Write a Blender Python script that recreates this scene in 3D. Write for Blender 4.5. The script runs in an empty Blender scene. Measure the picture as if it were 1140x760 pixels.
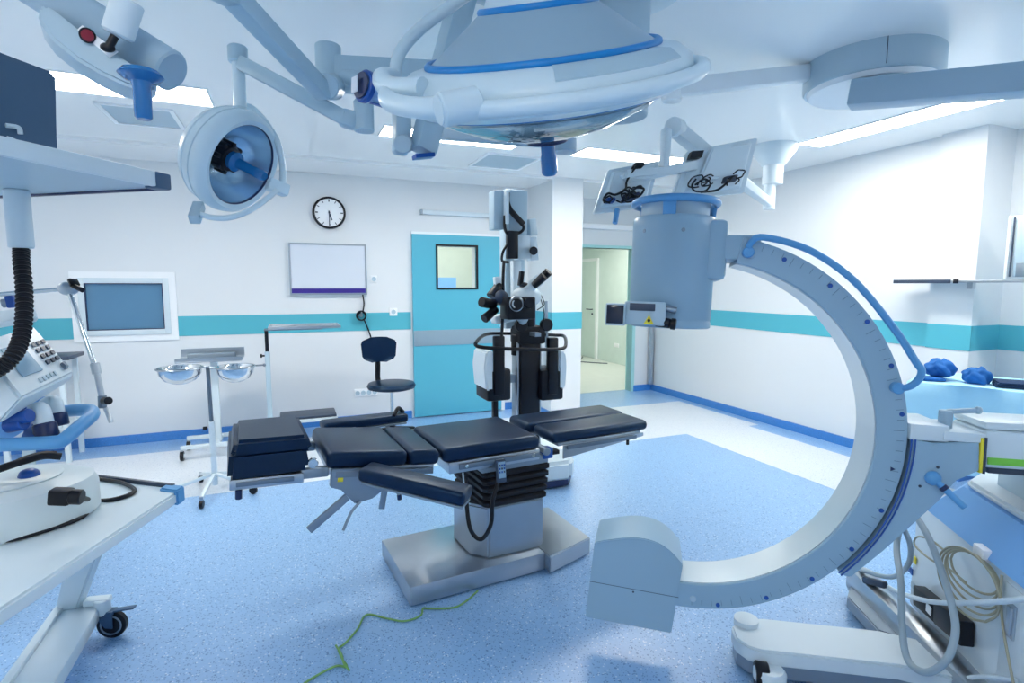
import bpy, bmesh, math, random
from mathutils import Vector, Matrix
random.seed(7)
PI = math.pi
S = bpy.context.scene
COL = S.collection

# ------------------------------------------------------------------ camera
cam = bpy.data.cameras.new('camera'); camo = bpy.data.objects.new('camera', cam); COL.objects.link(camo)
cam.sensor_width = 36.0; cam.lens = 606.753 / 1140 * 36.0; cam.clip_start = 0.02
PITCH, YAW, ROLL = 0.1041, 0.3892, 0.0011
camo.location = (0, 0, 1.6)
F = Vector((math.sin(YAW)*math.cos(PITCH), math.cos(YAW)*math.cos(PITCH), -math.sin(PITCH)))
Rr = Vector((math.cos(YAW), -math.sin(YAW), 0)); Uu = Rr.cross(F)
rr = Rr*math.cos(ROLL) + Uu*math.sin(ROLL); uu = rr.cross(F)
camo.rotation_euler = Matrix((rr, uu, -F)).transposed().to_euler()
S.camera = camo

# ------------------------------------------------------------------ world, exposure
w = bpy.data.worlds.new('world'); S.world = w; w.use_nodes = True
w.node_tree.nodes['Background'].inputs[0].default_value = (0.72, 0.86, 1.0, 1)
w.node_tree.nodes['Background'].inputs[1].default_value = 0.6
S.view_settings.view_transform = 'Standard'; S.view_settings.look = 'None'
S.view_settings.gamma = 1.0; S.view_settings.use_curve_mapping = False
S.view_settings.exposure = 0.42
LIGHT_COL = (1.0, 0.948, 0.86, 1)
PANEL_STRENGTH = 20.0
S.cycles.diffuse_bounces = 8

# ------------------------------------------------------------------ materials
def hexlin(h):
    h = h.lstrip('#'); o = []
    for i in (0, 2, 4):
        c = int(h[i:i+2], 16)/255; o.append(c/12.92 if c <= .04045 else ((c+.055)/1.055)**2.4)
    return (*o, 1)
def mat(name, col, rough=.45, metal=0., var=.05, scale=6., bump=0., coat=0., bscale=None, emit=None, estr=1., stint=None, trans=0., spec=.5, ior=1.45, alpha=1.):
    m = bpy.data.materials.new(name); m.use_nodes = True; n = m.node_tree.nodes; l = m.node_tree.links
    b = n['Principled BSDF']; c = hexlin(col) if isinstance(col, str) else (*col, 1)
    tc = n.new('ShaderNodeTexCoord'); nz = n.new('ShaderNodeTexNoise'); nz.inputs['Scale'].default_value = scale; nz.inputs['Detail'].default_value = 4
    l.new(tc.outputs['Object'], nz.inputs['Vector'])
    rp = n.new('ShaderNodeMixRGB'); rp.blend_type = 'MIX'
    rp.inputs[1].default_value = tuple(x*(1-var) for x in c[:3]) + (1,); rp.inputs[2].default_value = tuple(min(1, x*(1+var)) for x in c[:3]) + (1,)
    l.new(nz.outputs['Fac'], rp.inputs[0]); l.new(rp.outputs[0], b.inputs['Base Color'])
    b.inputs['Roughness'].default_value = rough; b.inputs['Metallic'].default_value = metal
    b.inputs['IOR'].default_value = ior; b.inputs['Specular IOR Level'].default_value = spec
    b.inputs['Transmission Weight'].default_value = trans; b.inputs['Alpha'].default_value = alpha
    b.inputs['Coat Weight'].default_value = coat
    if emit: b.inputs['Emission Color'].default_value = hexlin(emit) if isinstance(emit, str) else emit; b.inputs['Emission Strength'].default_value = estr
    if stint: b.inputs['Specular Tint'].default_value = (*stint, 1)
    if bump:
        bn = n.new('ShaderNodeBump'); bn.inputs['Strength'].default_value = bump; bn.inputs['Distance'].default_value = .004
        n2 = n.new('ShaderNodeTexNoise'); n2.inputs['Scale'].default_value = bscale or scale*8; l.new(tc.outputs['Object'], n2.inputs['Vector'])
        l.new(n2.outputs['Fac'], bn.inputs['Height']); l.new(bn.outputs[0], b.inputs['Normal'])
    return m
def vinyl(name, base, dark, light, amt=.1):
    m = bpy.data.materials.new(name); m.use_nodes = True; n = m.node_tree.nodes; l = m.node_tree.links
    b = n['Principled BSDF']; tc = n.new('ShaderNodeTexCoord')
    prev = None
    nz = n.new('ShaderNodeTexNoise'); nz.inputs['Scale'].default_value = 60; nz.inputs['Detail'].default_value = 3; l.new(tc.outputs['Object'], nz.inputs['Vector'])
    mx = n.new('ShaderNodeMixRGB'); bc = hexlin(base); mx.inputs[1].default_value = tuple(x*.88 for x in bc[:3])+(1,); mx.inputs[2].default_value = tuple(min(1, x*1.12) for x in bc[:3])+(1,)
    l.new(nz.outputs['Fac'], mx.inputs[0]); prev = mx.outputs[0]
    for k, (c, sc, th) in enumerate(((dark, 80, amt), (light, 110, amt*.9), (dark, 150, amt*1.3))):
        v = n.new('ShaderNodeTexVoronoi'); v.inputs['Scale'].default_value = sc; l.new(tc.outputs['Object'], v.inputs['Vector'])
        sp = n.new('ShaderNodeSeparateColor'); l.new(v.outputs['Color'], sp.inputs[0])
        lt = n.new('ShaderNodeMath'); lt.operation = 'LESS_THAN'; lt.inputs[1].default_value = th; l.new(sp.outputs[k], lt.inputs[0])
        ld = n.new('ShaderNodeMath'); ld.operation = 'LESS_THAN'; ld.inputs[1].default_value = .42; l.new(v.outputs['Distance'], ld.inputs[0])
        mu = n.new('ShaderNodeMath'); mu.operation = 'MULTIPLY'; l.new(lt.outputs[0], mu.inputs[0]); l.new(ld.outputs[0], mu.inputs[1])
        mm = n.new('ShaderNodeMath'); mm.operation = 'MULTIPLY'; mm.inputs[1].default_value = .75; l.new(mu.outputs[0], mm.inputs[0])
        m2 = n.new('ShaderNodeMixRGB'); m2.inputs[2].default_value = hexlin(c); l.new(prev, m2.inputs[1]); l.new(mm.outputs[0], m2.inputs[0]); prev = m2.outputs[0]
    l.new(prev, b.inputs['Base Color']); b.inputs['Roughness'].default_value = .40; b.inputs['Specular IOR Level'].default_value = .7; b.inputs['Coat Weight'].default_value = .7; b.inputs['Coat Roughness'].default_value = .28
    return m
M = {}
M['wall'] = mat('white_wall_paint', '#e1e5e8', .6, var=.015, scale=1.5, bump=.05, bscale=120)
M['ceiling'] = mat('white_ceiling_panel', '#f7f8f8', .22, var=.01, scale=1.2, spec=.6)
M['teal'] = mat('turquoise_paint', '#55b4c6', .45, var=.03, scale=2)
M['teal_door'] = mat('turquoise_door_laminate', '#56b2ca', .35, var=.03, scale=1.5)
M['pale_teal'] = mat('pale_teal_frame', '#a9dcdc', .35)
M['vinyl_blue'] = vinyl('blue_speckled_vinyl', '#8ab4df', '#3c6cab', '#d8e7f6')
M['vinyl_white'] = vinyl('white_speckled_vinyl', '#dde3ea', '#aab8cc', '#f6f8fb', .06)
M['vinyl_coving'] = vinyl('blue_coving_vinyl', '#2f7fcb', '#1f60aa', '#5f9cdc', .06)
M['corridor_floor'] = mat('cream_corridor_vinyl', '#e0e4de', .3)
M['corridor_wall'] = mat('pale_green_corridor_wall', '#d5e4e0', .6)
M['panel'] = mat('light_diffuser', '#ffffff', .5, emit=LIGHT_COL, estr=PANEL_STRENGTH)
M['plastic_white'] = mat('white_enamel', '#d3e0e7', .32, var=.02)
M['plastic_grey'] = mat('light_grey_enamel', '#afc5d2', .34, var=.03)
M['carm'] = mat('c_arm_grey_enamel', '#94b2c6', .3, var=.02, scale=3)
M['carm_in'] = mat('c_arm_inner_aluminium', '#c9d4db', .28, metal=.55, var=.04, scale=3)
M['lamp_white'] = mat('lamp_white_plastic', '#cde0ea', .3, var=.02)
M['lamp_grey'] = mat('lamp_grey_shell', '#93aec1', .35, var=.03)
M['arm_grey'] = mat('arm_grey_enamel', '#aac4d3', .35, var=.03)
M['boom'] = mat('boom_grey_enamel', '#9db6c8', .4, var=.03)
M['blue_trim'] = mat('bright_blue_trim', '#1583cc', .35, var=.03)
M['blue_handle'] = mat('blue_plastic_handle', '#5a9bcf', .35, var=.03)
M['blue_deep'] = mat('deep_blue_plastic', '#1d4f9e', .3, var=.05)
M['blue_clear'] = mat('clear_blue_plastic', '#176aa8', .2, var=.05, coat=.4)
M['blue_pale'] = mat('pale_blue_enamel', '#7db4ea', .35, var=.02)
M['navy'] = mat('navy_plastic', '#1b2a55', .3, var=.05)
M['steel'] = mat('brushed_stainless_steel', '#b4bcc4', .3, metal=.9, var=.06, scale=10)
M['steel_dark'] = mat('dark_steel_rail', '#7d8894', .35, metal=.85, var=.05)
M['chrome'] = mat('polished_steel', '#d5dade', .12, metal=1., var=.03)
M['gunmetal'] = mat('grey_metal_casting', '#8d9ba8', .4, metal=.6, var=.05)
M['black'] = mat('black_plastic', '#0a0f1a', .38, var=.1, spec=.4)
M['rubber'] = mat('black_rubber', '#080d18', .6, var=.15, bump=.2)
M['leather'] = mat('black_vinyl_upholstery', '#091c38', .36, var=.15, scale=20, bump=.12, bscale=90, stint=(.42, .72, 1.))
M['dark_grey'] = mat('dark_grey_plastic', '#39465a', .4, var=.05)
M['mon_dark'] = mat('dark_blue_grey_casing', '#43607e', .4, var=.04)
M['screen'] = mat('dark_screen', '#16233a', .12, var=.05)
M['glass_blue'] = mat('blue_grey_window_glass', '#5b87a8', .12, var=.08, scale=3)
M['clear'] = mat('clear_glass', '#f4fbff', .03, trans=1., var=0., ior=1.3)
M['reflector'] = mat('mirror_reflector', '#b9d6ea', .22, metal=.75, var=.08, scale=4)
M['cable_grey'] = mat('grey_cable_sheath', '#9fb0ba', .45)
M['cable_tan'] = mat('tan_cable_sheath', '#a8a58f', .5)
M['cable_green'] = mat('green_yellow_earth_cable', '#7aa860', .45, var=.15, scale=30)
M['drape'] = mat('pale_blue_drape_cloth', '#a8dcf4', .85, var=.04, scale=8, bump=.2)
M['cloth_blue'] = mat('blue_gown_cloth', '#1d64ad', .8, var=.2, scale=15, bump=.3)
M['cloth_navy'] = mat('navy_folded_cloth', '#0f2f55', .7, var=.15, bump=.2)
M['yellow'] = mat('yellow_sticker', '#e8d63a', .4)
M['green'] = mat('green_stripe', '#7ccb4a', .4)
M['red'] = mat('red_button', '#8c2035', .35)
M['film_face'] = mat('film_viewer_face', '#d5dde8', .4, var=.01)
M['module_silver'] = mat('silver_blue_module', '#a4bfe0', .25, metal=.5)
M['tick'] = mat('engraved_tick', '#6f8a9e', .5)
M['pale_arm'] = mat('pale_arm_enamel', '#eaf0f4', .35)
M['white'] = mat('white_face', '#f2f5f8', .5, var=.01)
M['violet'] = mat('violet_strip', '#3a2a8c', .4)
M['grey_strip'] = mat('grey_door_strip', '#8aa2b2', .4)
M['lcd'] = mat('lcd_glass', '#8fb0c6', .15)
M['pump'] = mat('pump_white_plastic', '#d4dfe2', .4, var=.03)

# ------------------------------------------------------------------ mesh helpers
WM = {}
def empty(name, label, cat, loc=(0, 0, 0), rotz=0., group=None):
    o = bpy.data.objects.new(name, None); COL.objects.link(o); o.empty_display_size = .1
    o.location = loc; o.rotation_euler = (0, 0, rotz); o['label'] = label; o['category'] = cat
    if group: o['group'] = group
    WM[o.name] = Matrix.Translation(Vector(loc)) @ Matrix.Rotation(rotz, 4, 'Z')
    return o
def V(*a): return Vector(a)
def basis(axis, up=(0, 0, 1)):
    z = Vector(axis).normalized(); u = Vector(up)
    if abs(z.dot(u.normalized())) > .999: u = Vector((0, 1, 0))
    x = u.cross(z).normalized(); y = z.cross(x)
    return Matrix((x, y, z)).transposed()
def spline(pts, sub=6, closed=False):
    P = [Vector(p) for p in pts]; n = len(P); o = []
    for i in range(n if closed else n-1):
        p0 = P[(i-1) % n] if (closed or i > 0) else P[0]*2-P[1]
        p1 = P[i]; p2 = P[(i+1) % n]; p3 = P[(i+2) % n] if (closed or i+2 < n) else P[-1]*2-P[-2]
        for k in range(sub):
            t = k/sub
            o.append(.5*((2*p1)+(p2-p0)*t+(2*p0-5*p1+4*p2-p3)*t*t+(3*p1-p0-3*p2+p3)*t**3))
    if not closed: o.append(P[-1])
    return o
class MB:
    def __init__(s): s.bm = bmesh.new()
    def box(s, c, size, R=None, bev=0., seg=2):
        bm = bmesh.new(); bmesh.ops.create_cube(bm, size=1.)
        for v in bm.verts: v.co = Vector((v.co.x*size[0], v.co.y*size[1], v.co.z*size[2]))
        if bev: bmesh.ops.bevel(bm, geom=bm.edges[:], offset=bev, segments=seg, affect='EDGES', profile=.5)
        T = Matrix.Translation(Vector(c)) @ (R.to_4x4() if R else Matrix())
        return s.merge(bm, T)
    def b2(s, a, b, bev=0., seg=2):
        a = Vector(a); b = Vector(b)
        return s.box((a+b)/2, [abs(x) for x in (b-a)], None, bev, seg)
    def frm(s, x0, x1, z0, z1, f, y0, y1, bev=0.):
        """upright rectangular frame: inner opening x0..x1, z0..z1, rail width f"""
        s.b2((x0-f, y0, z0-f), (x0, y1, z1+f), bev); s.b2((x1, y0, z0-f), (x1+f, y1, z1+f), bev)
        s.b2((x0, y0, z0-f), (x1, y1, z0), bev); return s.b2((x0, y0, z1), (x1, y1, z1+f), bev)
    def merge(s, bm, T=None):
        if T: bmesh.ops.transform(bm, matrix=T, verts=bm.verts)
        me = bpy.data.meshes.new('t'); bm.to_mesh(me); bm.free(); s.bm.from_mesh(me); bpy.data.meshes.remove(me); return s
    def bar(s, p0, p1, w, h, up=(0, 0, 1), bev=0., ext=0.):
        p0 = Vector(p0); p1 = Vector(p1); d = p1-p0
        return s.box((p0+p1)/2, (w, h, d.length+ext), basis(d, up), bev)
    def lathe(s, prof, o=(0, 0, 0), axis=(0, 0, 1), seg=28, a0=0., a1=2*PI, up=(0, 0, 1), closed_prof=False):
        B = basis(axis, up); o = Vector(o); bm = s.bm; full = abs(a1-a0-2*PI) < 1e-6; n = seg if full else seg+1
        rings = []
        for i in range(n):
            a = a0+(a1-a0)*i/seg; ca, sa = math.cos(a), math.sin(a)
            rings.append([None]*len(prof))
            for j, (r, z) in enumerate(prof):
                if r < 1e-6 and i > 0: rings[i][j] = rings[0][j]
                else: rings[i][j] = bm.verts.new(o + B @ Vector((max(r, 0)*ca, max(r, 0)*sa, z)))
        m = len(prof); rng = range(m) if closed_prof else range(m-1)
        for i in range(seg):
            A = rings[i]; C = rings[(i+1) % n]
            for j in rng:
                k = (j+1) % m; q = []
                for v in (A[j], C[j], C[k], A[k]):
                    if v not in q: q.append(v)
                if len(q) > 2: bm.faces.new(q)
        if not full and closed_prof: bm.faces.new(rings[0][::-1]); bm.faces.new(rings[-1])
        return s
    def cyl(s, p0, p1, r0, r1=None, seg=20):
        p0 = Vector(p0); d = Vector(p1)-p0; L = d.length; r1 = r0 if r1 is None else r1; b = min(.004, r0*.15, r1*.15 if r1 > 0 else 1, L*.3)
        return s.lathe([(0, 0), (r0-b, 0), (r0, b), (r1, L-b), (r1-b, L), (0, L)], p0, d, seg)
    def tube(s, pts, r, seg=10, closed=False, sub=6, sm=True):
        P = spline(pts, sub, closed) if sm else [Vector(p) for p in pts]; n = len(P); bm = s.bm
        rad = r if callable(r) else (lambda t: r)
        T = []
        for i in range(n):
            a = P[(i-1) % n] if (closed or i) else P[0]; b = P[(i+1) % n] if (closed or i < n-1) else P[-1]
            T.append((b-a).normalized())
        x = Vector((0, 0, 1)).cross(T[0]);  x = x.normalized() if x.length > .05 else Vector((1, 0, 0))
        R = []
        for i in range(n):
            x = (x - T[i]*x.dot(T[i])).normalized(); y = T[i].cross(x); rr_ = rad(i/(n-1))
            R.append([bm.verts.new(P[i]+(x*math.cos(2*PI*k/seg)+y*math.sin(2*PI*k/seg))*rr_) for k in range(seg)])
        for i in range(n if closed else n-1):
            A = R[i]; C = R[(i+1) % n]
            if closed and i == n-1:
                best = min(range(seg), key=lambda q: (C[q].co-A[0].co).length); C = C[best:]+C[:best]
            for k in range(seg): bm.faces.new((A[k], A[(k+1) % seg], C[(k+1) % seg], C[k]))
        if not closed: bm.faces.new(R[0][::-1]); bm.faces.new(R[-1])
        return s
    def prism(s, poly, d, bev=0., seg=2):
        """poly: 3D points of a planar polygon, d: extrusion vector"""
        bm = bmesh.new(); d = Vector(d); A = [bm.verts.new(Vector(p)) for p in poly]; B = [bm.verts.new(Vector(p)+d) for p in poly]; n = len(A)
        bm.faces.new(A); bm.faces.new(B[::-1])
        for i in range(n): bm.faces.new((A[i], B[i], B[(i+1) % n], A[(i+1) % n]))
        bmesh.ops.recalc_face_normals(bm, faces=bm.faces)
        if bev: bmesh.ops.bevel(bm, geom=[e for e in bm.edges if e.calc_face_angle(0) > .5], offset=bev, segments=seg, affect='EDGES')
        return s.merge(bm)
    def hexa(s, a, b, bev=0.):
        """two quads of four points"""
        bm = bmesh.new(); A = [bm.verts.new(Vector(p)) for p in a]; B = [bm.verts.new(Vector(p)) for p in b]
        bm.faces.new(A); bm.faces.new(B[::-1])
        for i in range(4): bm.faces.new((A[i], B[i], B[(i+1) % 4], A[(i+1) % 4]))
        bmesh.ops.recalc_face_normals(bm, faces=bm.faces)
        if bev: bmesh.ops.bevel(bm, geom=bm.edges[:], offset=bev, segments=2, affect='EDGES')
        return s.merge(bm)
    def ell(s, c, r, R=None, seg=20):
        bm = bmesh.new(); bmesh.ops.create_uvsphere(bm, u_segments=seg, v_segments=seg//2, radius=1)
        T = Matrix.Translation(Vector(c)) @ (R.to_4x4() if R else Matrix()) @ Matrix.Diagonal((*r, 1))
        return s.merge(bm, T)
    def torus(s, c, R, r, axis=(0, 0, 1), seg=48, rs=10, a0=0., a1=2*PI, up=(0, 0, 1)):
        prof = [(R+r*math.cos(2*PI*k/rs), r*math.sin(2*PI*k/rs)) for k in range(rs)]
        return s.lathe(prof, c, axis, seg, a0, a1, up, True)
    def build(s, name, m, parent=None, X=None, smooth=40):
        bm = s.bm; bmesh.ops.recalc_face_normals(bm, faces=bm.faces)
        if X is not None: bmesh.ops.transform(bm, matrix=X, verts=bm.verts)
        if parent is not None: bmesh.ops.transform(bm, matrix=WM[parent.name].inverted(), verts=bm.verts)
        me = bpy.data.meshes.new(name); bm.to_mesh(me); bm.free()
        if smooth:
            me.shade_smooth(); me.set_sharp_from_angle(angle=math.radians(smooth))
        me.materials.append(M[m] if isinstance(m, str) else m)
        o = bpy.data.objects.new(name, me); COL.objects.link(o)
        if parent is not None: o.parent = parent; WM[o.name] = WM[parent.name]
        else: WM[o.name] = Matrix()
        return o
def struct(mb, name, m, smooth=0):
    o = mb.build(name, m, None, None, smooth); o['kind'] = 'structure'; o['label'] = STRUCT[name] if name in STRUCT else name.replace('_', ' '); return o
def part(mb, name, m, parent, X=None, label=None, smooth=40):
    o = mb.build(name, m, parent, X, smooth)
    if label: o['label'] = label
    return o
def tag(o, label, cat, group=None):
    o['label'] = label; o['category'] = cat
    if group: o['group'] = group
    return o
def strip_text(txt, size, M4, m, parent, name='lettering'):
    c = bpy.data.curves.new(name, 'FONT'); c.body = txt; c.size = size; c.extrude = .0006; c.align_x = 'CENTER'; c.align_y = 'CENTER'
    t = bpy.data.objects.new('tmp_text', c); COL.objects.link(t); dg = bpy.context.evaluated_depsgraph_get(); dg.update()
    me = bpy.data.meshes.new_from_object(t.evaluated_get(dg)); bpy.data.objects.remove(t)
    mb = MB(); mb.bm.from_mesh(me); bpy.data.meshes.remove(me); return mb.build(name, m, parent, M4, 0)

# ------------------------------------------------------------------ the room
ZC = 2.83; YB = 6.43; XR = 5.10; XL = -3.2; YF = -1.6; XP = 2.86; XP2 = 3.26; YP = 5.75; YD = 6.82
STRUCT = {
 'floor': 'blue speckled vinyl floor of the operating room', 'ceiling': 'smooth white operating room ceiling', 'ceiling_alcove': 'slightly lowered white ceiling over the turquoise door',
 'wall_back': 'white rear wall behind the clock and the turquoise door', 'wall_pillar': 'bright white pillar beside the microscope', 'wall_right': 'long white right wall behind the C-arm',
 'wall_doorway': 'white wall around the open doorway', 'wall_pier': 'shallow white pier on the right wall', 'wall_recess': 'recessed white wall at the right edge',
 'wall_left': 'white left wall outside the picture', 'wall_front': 'white wall behind the viewer', 'wall_corridor': 'pale corridor wall beyond the doorway', 'floor_corridor': 'cream corridor floor beyond the doorway',
 'ceiling_corridor': 'white corridor ceiling', 'door_1': 'closed turquoise sliding door with a small window', 'door_2': 'pale corridor door with a dark lever handle', 'window_1': 'blue-grey pass-through window in a white casing',
 'trim_1': 'turquoise stripe on the rear wall left of the window', 'trim_2': 'turquoise stripe on the rear wall right of the window', 'trim_3': 'turquoise stripe around the white pillar', 'trim_4': 'turquoise stripe along the right wall',
 'trim_5': 'turquoise stripe on the recessed wall at the right edge', 'trim_6': 'white inlaid floor band along the rear wall', 'trim_7': 'white inlaid floor band along the right wall', 'trim_8': 'pale green jamb of the open doorway',
 'trim_9': 'brushed steel corner guard right of the doorway', 'trim_10': 'turquoise stripe over the pier face', 'trim_11': 'white edge lining of the turquoise door',
 'baseboard_back': 'blue vinyl coving along the rear wall', 'baseboard_right': 'blue vinyl coving along the right wall', 'baseboard_pillar': 'blue vinyl coving around the pillar', 'baseboard_doorway': 'blue vinyl coving beside the doorway',
 'wall_sideroom': 'cream walls of the room seen through the door window', 'floor_sideroom': 'floor of the room behind the turquoise door', 'ceiling_sideroom': 'ceiling of the room behind the turquoise door',
}
struct(MB().b2((XL, YF, -.1), (6.3, 12.2, 0)), 'floor', 'vinyl_blue')
struct(MB().b2((-2.4, 4.6, 0), (4.95, 5.98, .0015)), 'trim_6', 'vinyl_white')
struct(MB().b2((3.92, .6, 0), (4.80, 4.6, .0015)), 'trim_7', 'vinyl_white')
struct(MB().b2((XL, YF, ZC), (6.3, YP, ZC+.1)), 'ceiling', 'ceiling')
struct(MB().b2((XL, YP+.002, ZC-.03), (6.3, 6.95, ZC+.1)), 'ceiling_alcove', 'ceiling')
DX0, DX1, DZ1 = 1.36, 2.475, 2.185
WX0, WX1, WZ0, WZ1 = 1.663, 2.145, 1.562, 2.053
mb = MB(); t = .12
mb.b2((XL, YB, 0), (WX0, YB+t, ZC)); mb.b2((WX1, YB, 0), (XP+.2, YB+t, ZC)); mb.b2((WX0, YB, 0), (WX1, YB+t, WZ0)); mb.b2((WX0, YB, WZ1), (WX1, YB+t, ZC))
struct(mb, 'wall_back', 'wall')
struct(MB().b2((XP, YP-.003, 0), (XP2, YD+.12, ZC+.0)), 'wall_pillar', 'wall')
OX0, OX1, OZ = 3.86, 4.73, 2.12
struct(MB().b2((XP2, YD, 0), (OX0, YD+.12, ZC)).b2((OX1, YD, 0), (XR+.1, YD+.12, ZC)).b2((OX0, YD, OZ), (OX1, YD+.12, ZC)), 'wall_doorway', 'wall')
struct(MB().b2((XR, 2.78, 0), (XR+.4, YD+.12, ZC)), 'wall_right', 'wall')
struct(MB().b2((5.04, 2.625, 0), (5.5, 2.95, ZC)), 'wall_pier', 'wall')
struct(MB().b2((5.42, YF, 0), (5.55, 2.64, ZC)), 'wall_recess', 'wall')
struct(MB().b2((XL-.1, YF, 0), (XL, YB, ZC)), 'wall_left', 'wall')
struct(MB().b2((XL, YF-.1, 0), (5.5, YF, ZC)), 'wall_front', 'wall')
# corridor and side room
struct(MB().b2((2.9, YD+.13, 0), (6.12, 12, .004)), 'floor_corridor', 'corridor_floor')
struct(MB().b2((6.12, 6.9, 0), (6.22, 12.1, 2.7)).b2((2.9, 12, 0), (6.22, 12.1, 2.7)).b2((2.9, 8.3, 0), (3.0, 12, 2.7)), 'wall_corridor', 'corridor_wall')
struct(MB().b2((2.9, 6.95, 2.6), (6.22, 12.1, 2.7)), 'ceiling_corridor', 'ceiling')
struct(MB().b2((.9, 8.3, 0), (2.9, 8.4, 2.7)).b2((.8, YB+t, 0), (.9, 8.4, 2.7)).b2((2.78, YB+t, 0), (2.86, 8.4, 2.7)), 'wall_sideroom', mat('cream_sideroom_paint', '#cfd6cc', .6))
struct(MB().b2((.9, YB+t, 2.6), (2.8, 8.4, 2.7)), 'ceiling_sideroom', 'ceiling')
o = empty('cupboard', 'blue-grey cupboard seen through the window of the turquoise door', 'cupboard', (2.0, 8.05, 0))
part(MB().b2((1.2, 7.8, .0), (2.75, 8.29, 1.45), .01), 'body', 'corridor_wall', o); part(MB().b2((1.95, 7.78, .9), (2.3, 7.8, 1.7)), 'door', 'blue_pale', o)
part(MB().b2((1.2, 7.76, 1.45), (2.75, 8.29, 1.49)), 'worktop', 'grey_strip', o)
def panel_light(name, label, x0, x1, y0, y1, z, group='flat ceiling light panels'):
    o = empty(name, label, 'ceiling light', ((x0+x1)/2, (y0+y1)/2, z), 0, group)
    part(MB().b2((x0, y0, z-.006), (x1, y1, z)), 'diffuser', 'panel', o)
    f = .012
    part(MB().b2((x0-f, y0-f, z-.009), (x1+f, y0, z)).b2((x0-f, y1, z-.009), (x1+f, y1+f, z)).b2((x0-f, y0, z-.009), (x0, y1, z)).b2((x1, y0, z-.009), (x1+f, y1, z)), 'frame', 'white', o)
panel_light('ceiling_light', 'bright ceiling light panel above the small round lamp', -1.5, -.43, 4.06, 4.42, ZC)
panel_light('ceiling_light', 'bright ceiling light panel behind the big lamp, over the turquoise door', .75, 1.93, 4.42, 4.74, ZC)
panel_light('ceiling_light', 'bright ceiling light panel between the big lamp and the twin monitors', 2.55, 3.75, 4.42, 4.74, ZC)
panel_light('ceiling_light', 'long bright ceiling light panel under the right ceiling boom', 4.17, 4.45, 1.9, 3.6, ZC)
for lab, a, b, c, d in (('long unseen fill light panel added along the left wall, outside the picture', -2.5, -2.2, 1.6, 3.6), ('long unseen fill light panel added at the right, nearer than the ceiling boom', 4.17, 4.45, -.6, 1.2), ('unseen fill light panel added behind the viewer on the left', -1.5, -.3, -.7, -.36)):  # panels out of view, added as fill light
    panel_light('ceiling_light', lab, a, b, c, d, ZC)
panel_light('ceiling_light', 'unseen light panel added to brighten the corridor beyond the doorway', 4.2, 5.4, 8.6, 9.0, 2.6)  # out of sight above the opening, put in to light the corridor
panel_light('ceiling_light', 'unseen light panel added to brighten the room behind the turquoise door', 1.4, 2.4, 7.2, 7.5, 2.6)  # hidden above the door window, put in to light the side room
def vent(label, x0, x1, y0, y1):
    o = empty('ceiling_vent', label, 'vent', ((x0+x1)/2, (y0+y1)/2, ZC))
    f = .03
    part(MB().b2((x0, y0, ZC-.012), (x1, y0+f, ZC)).b2((x0, y1-f, ZC-.012), (x1, y1, ZC)).b2((x0, y0+f, ZC-.012), (x0+f, y1-f, ZC)).b2((x1-f, y0+f, ZC-.012), (x1, y1-f, ZC)), 'frame', 'white', o)
    part(MB().b2((x0+f, y0+f, ZC-.005), (x1-f, y1-f, ZC)), 'perforated_plate', 'plastic_grey', o)
vent('square ceiling air vent left of the small round lamp', -1.17, -.7, 4.62, 5.15)
vent('square ceiling air vent above the microscope and turquoise door', 1.78, 2.35, 4.95, 5.55)
# turquoise stripes
z0, z1, e = 1.072, 1.275, .006
struct(MB().b2((XL, YB-e, z0), (-1.90, YB, z1)), 'trim_1', 'teal')
struct(MB().b2((-1.06, YB-e, z0), (DX0-.02, YB, z1)), 'trim_2', 'teal')
struct(MB().b2((XP-e, YP-e, z0), (XP, YB, z1)).b2((XP-e, YP-e, z0), (XP2+e, YP, z1)).b2((XP2, YP-e, z0), (XP2+e, YD, z1)).b2((XP2, YD-e, z0), (OX0-.05, YD, z1)).b2((DX1+.06, YB-e, z0), (XP, YB, z1)), 'trim_3', 'teal')
struct(MB().b2((XR-e, 2.95, z0), (XR, YD, z1)).b2((OX1+.05, YD-e, z0), (XR, YD, z1)), 'trim_4', 'teal')
struct(MB().b2((5.04-e, 2.625-e, z0), (5.04, 2.95, z1)).b2((5.04-e, 2.625-e, z0), (5.42, 2.625, z1)), 'trim_10', 'teal')
struct(MB().b2((5.42-e, YF, z0), (5.42, 2.62, z1)), 'trim_5', 'teal')
# coving
h, d = .09, .02
struct(MB().b2((XL, YB-d, 0), (DX0-.03, YB, h)).b2((DX1+.03, YB-d, 0), (XP, YB, h)), 'baseboard_back', 'vinyl_coving')
struct(MB().b2((XP-d, YP-d, 0), (XP, YB-d, h)).b2((XP-d, YP-d, 0), (XP2+d, YP, h)).b2((XP2, YP, 0), (XP2+d, YD, h)), 'baseboard_pillar', 'vinyl_coving')
struct(MB().b2((XR-d, 2.95, 0), (XR, YD-d, h)).b2((5.02, 2.605, 0), (5.04, 2.95, h)).b2((5.04, 2.605, 0), (5.42, 2.625, h)), 'baseboard_right', 'vinyl_coving')
struct(MB().b2((OX1+.04, YD-d, 0), (XR, YD, h)).b2((XP2, YD-d, 0), (OX0-.04, YD, h)), 'baseboard_doorway', 'vinyl_coving')
struct(MB().b2((OX0-.05, YD-.015, 0), (OX0, YD+.14, OZ+.04)).b2((OX1, YD-.015, 0), (OX1+.05, YD+.14, OZ+.04)).b2((OX0, YD-.015, OZ), (OX1, YD+.14, OZ+.04)), 'trim_8', 'pale_teal')
struct(MB().b2((XR-.09, YD-.09, .09), (XR-.02, YD-.02, 1.5), .02), 'trim_9', 'steel', 40)
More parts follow.
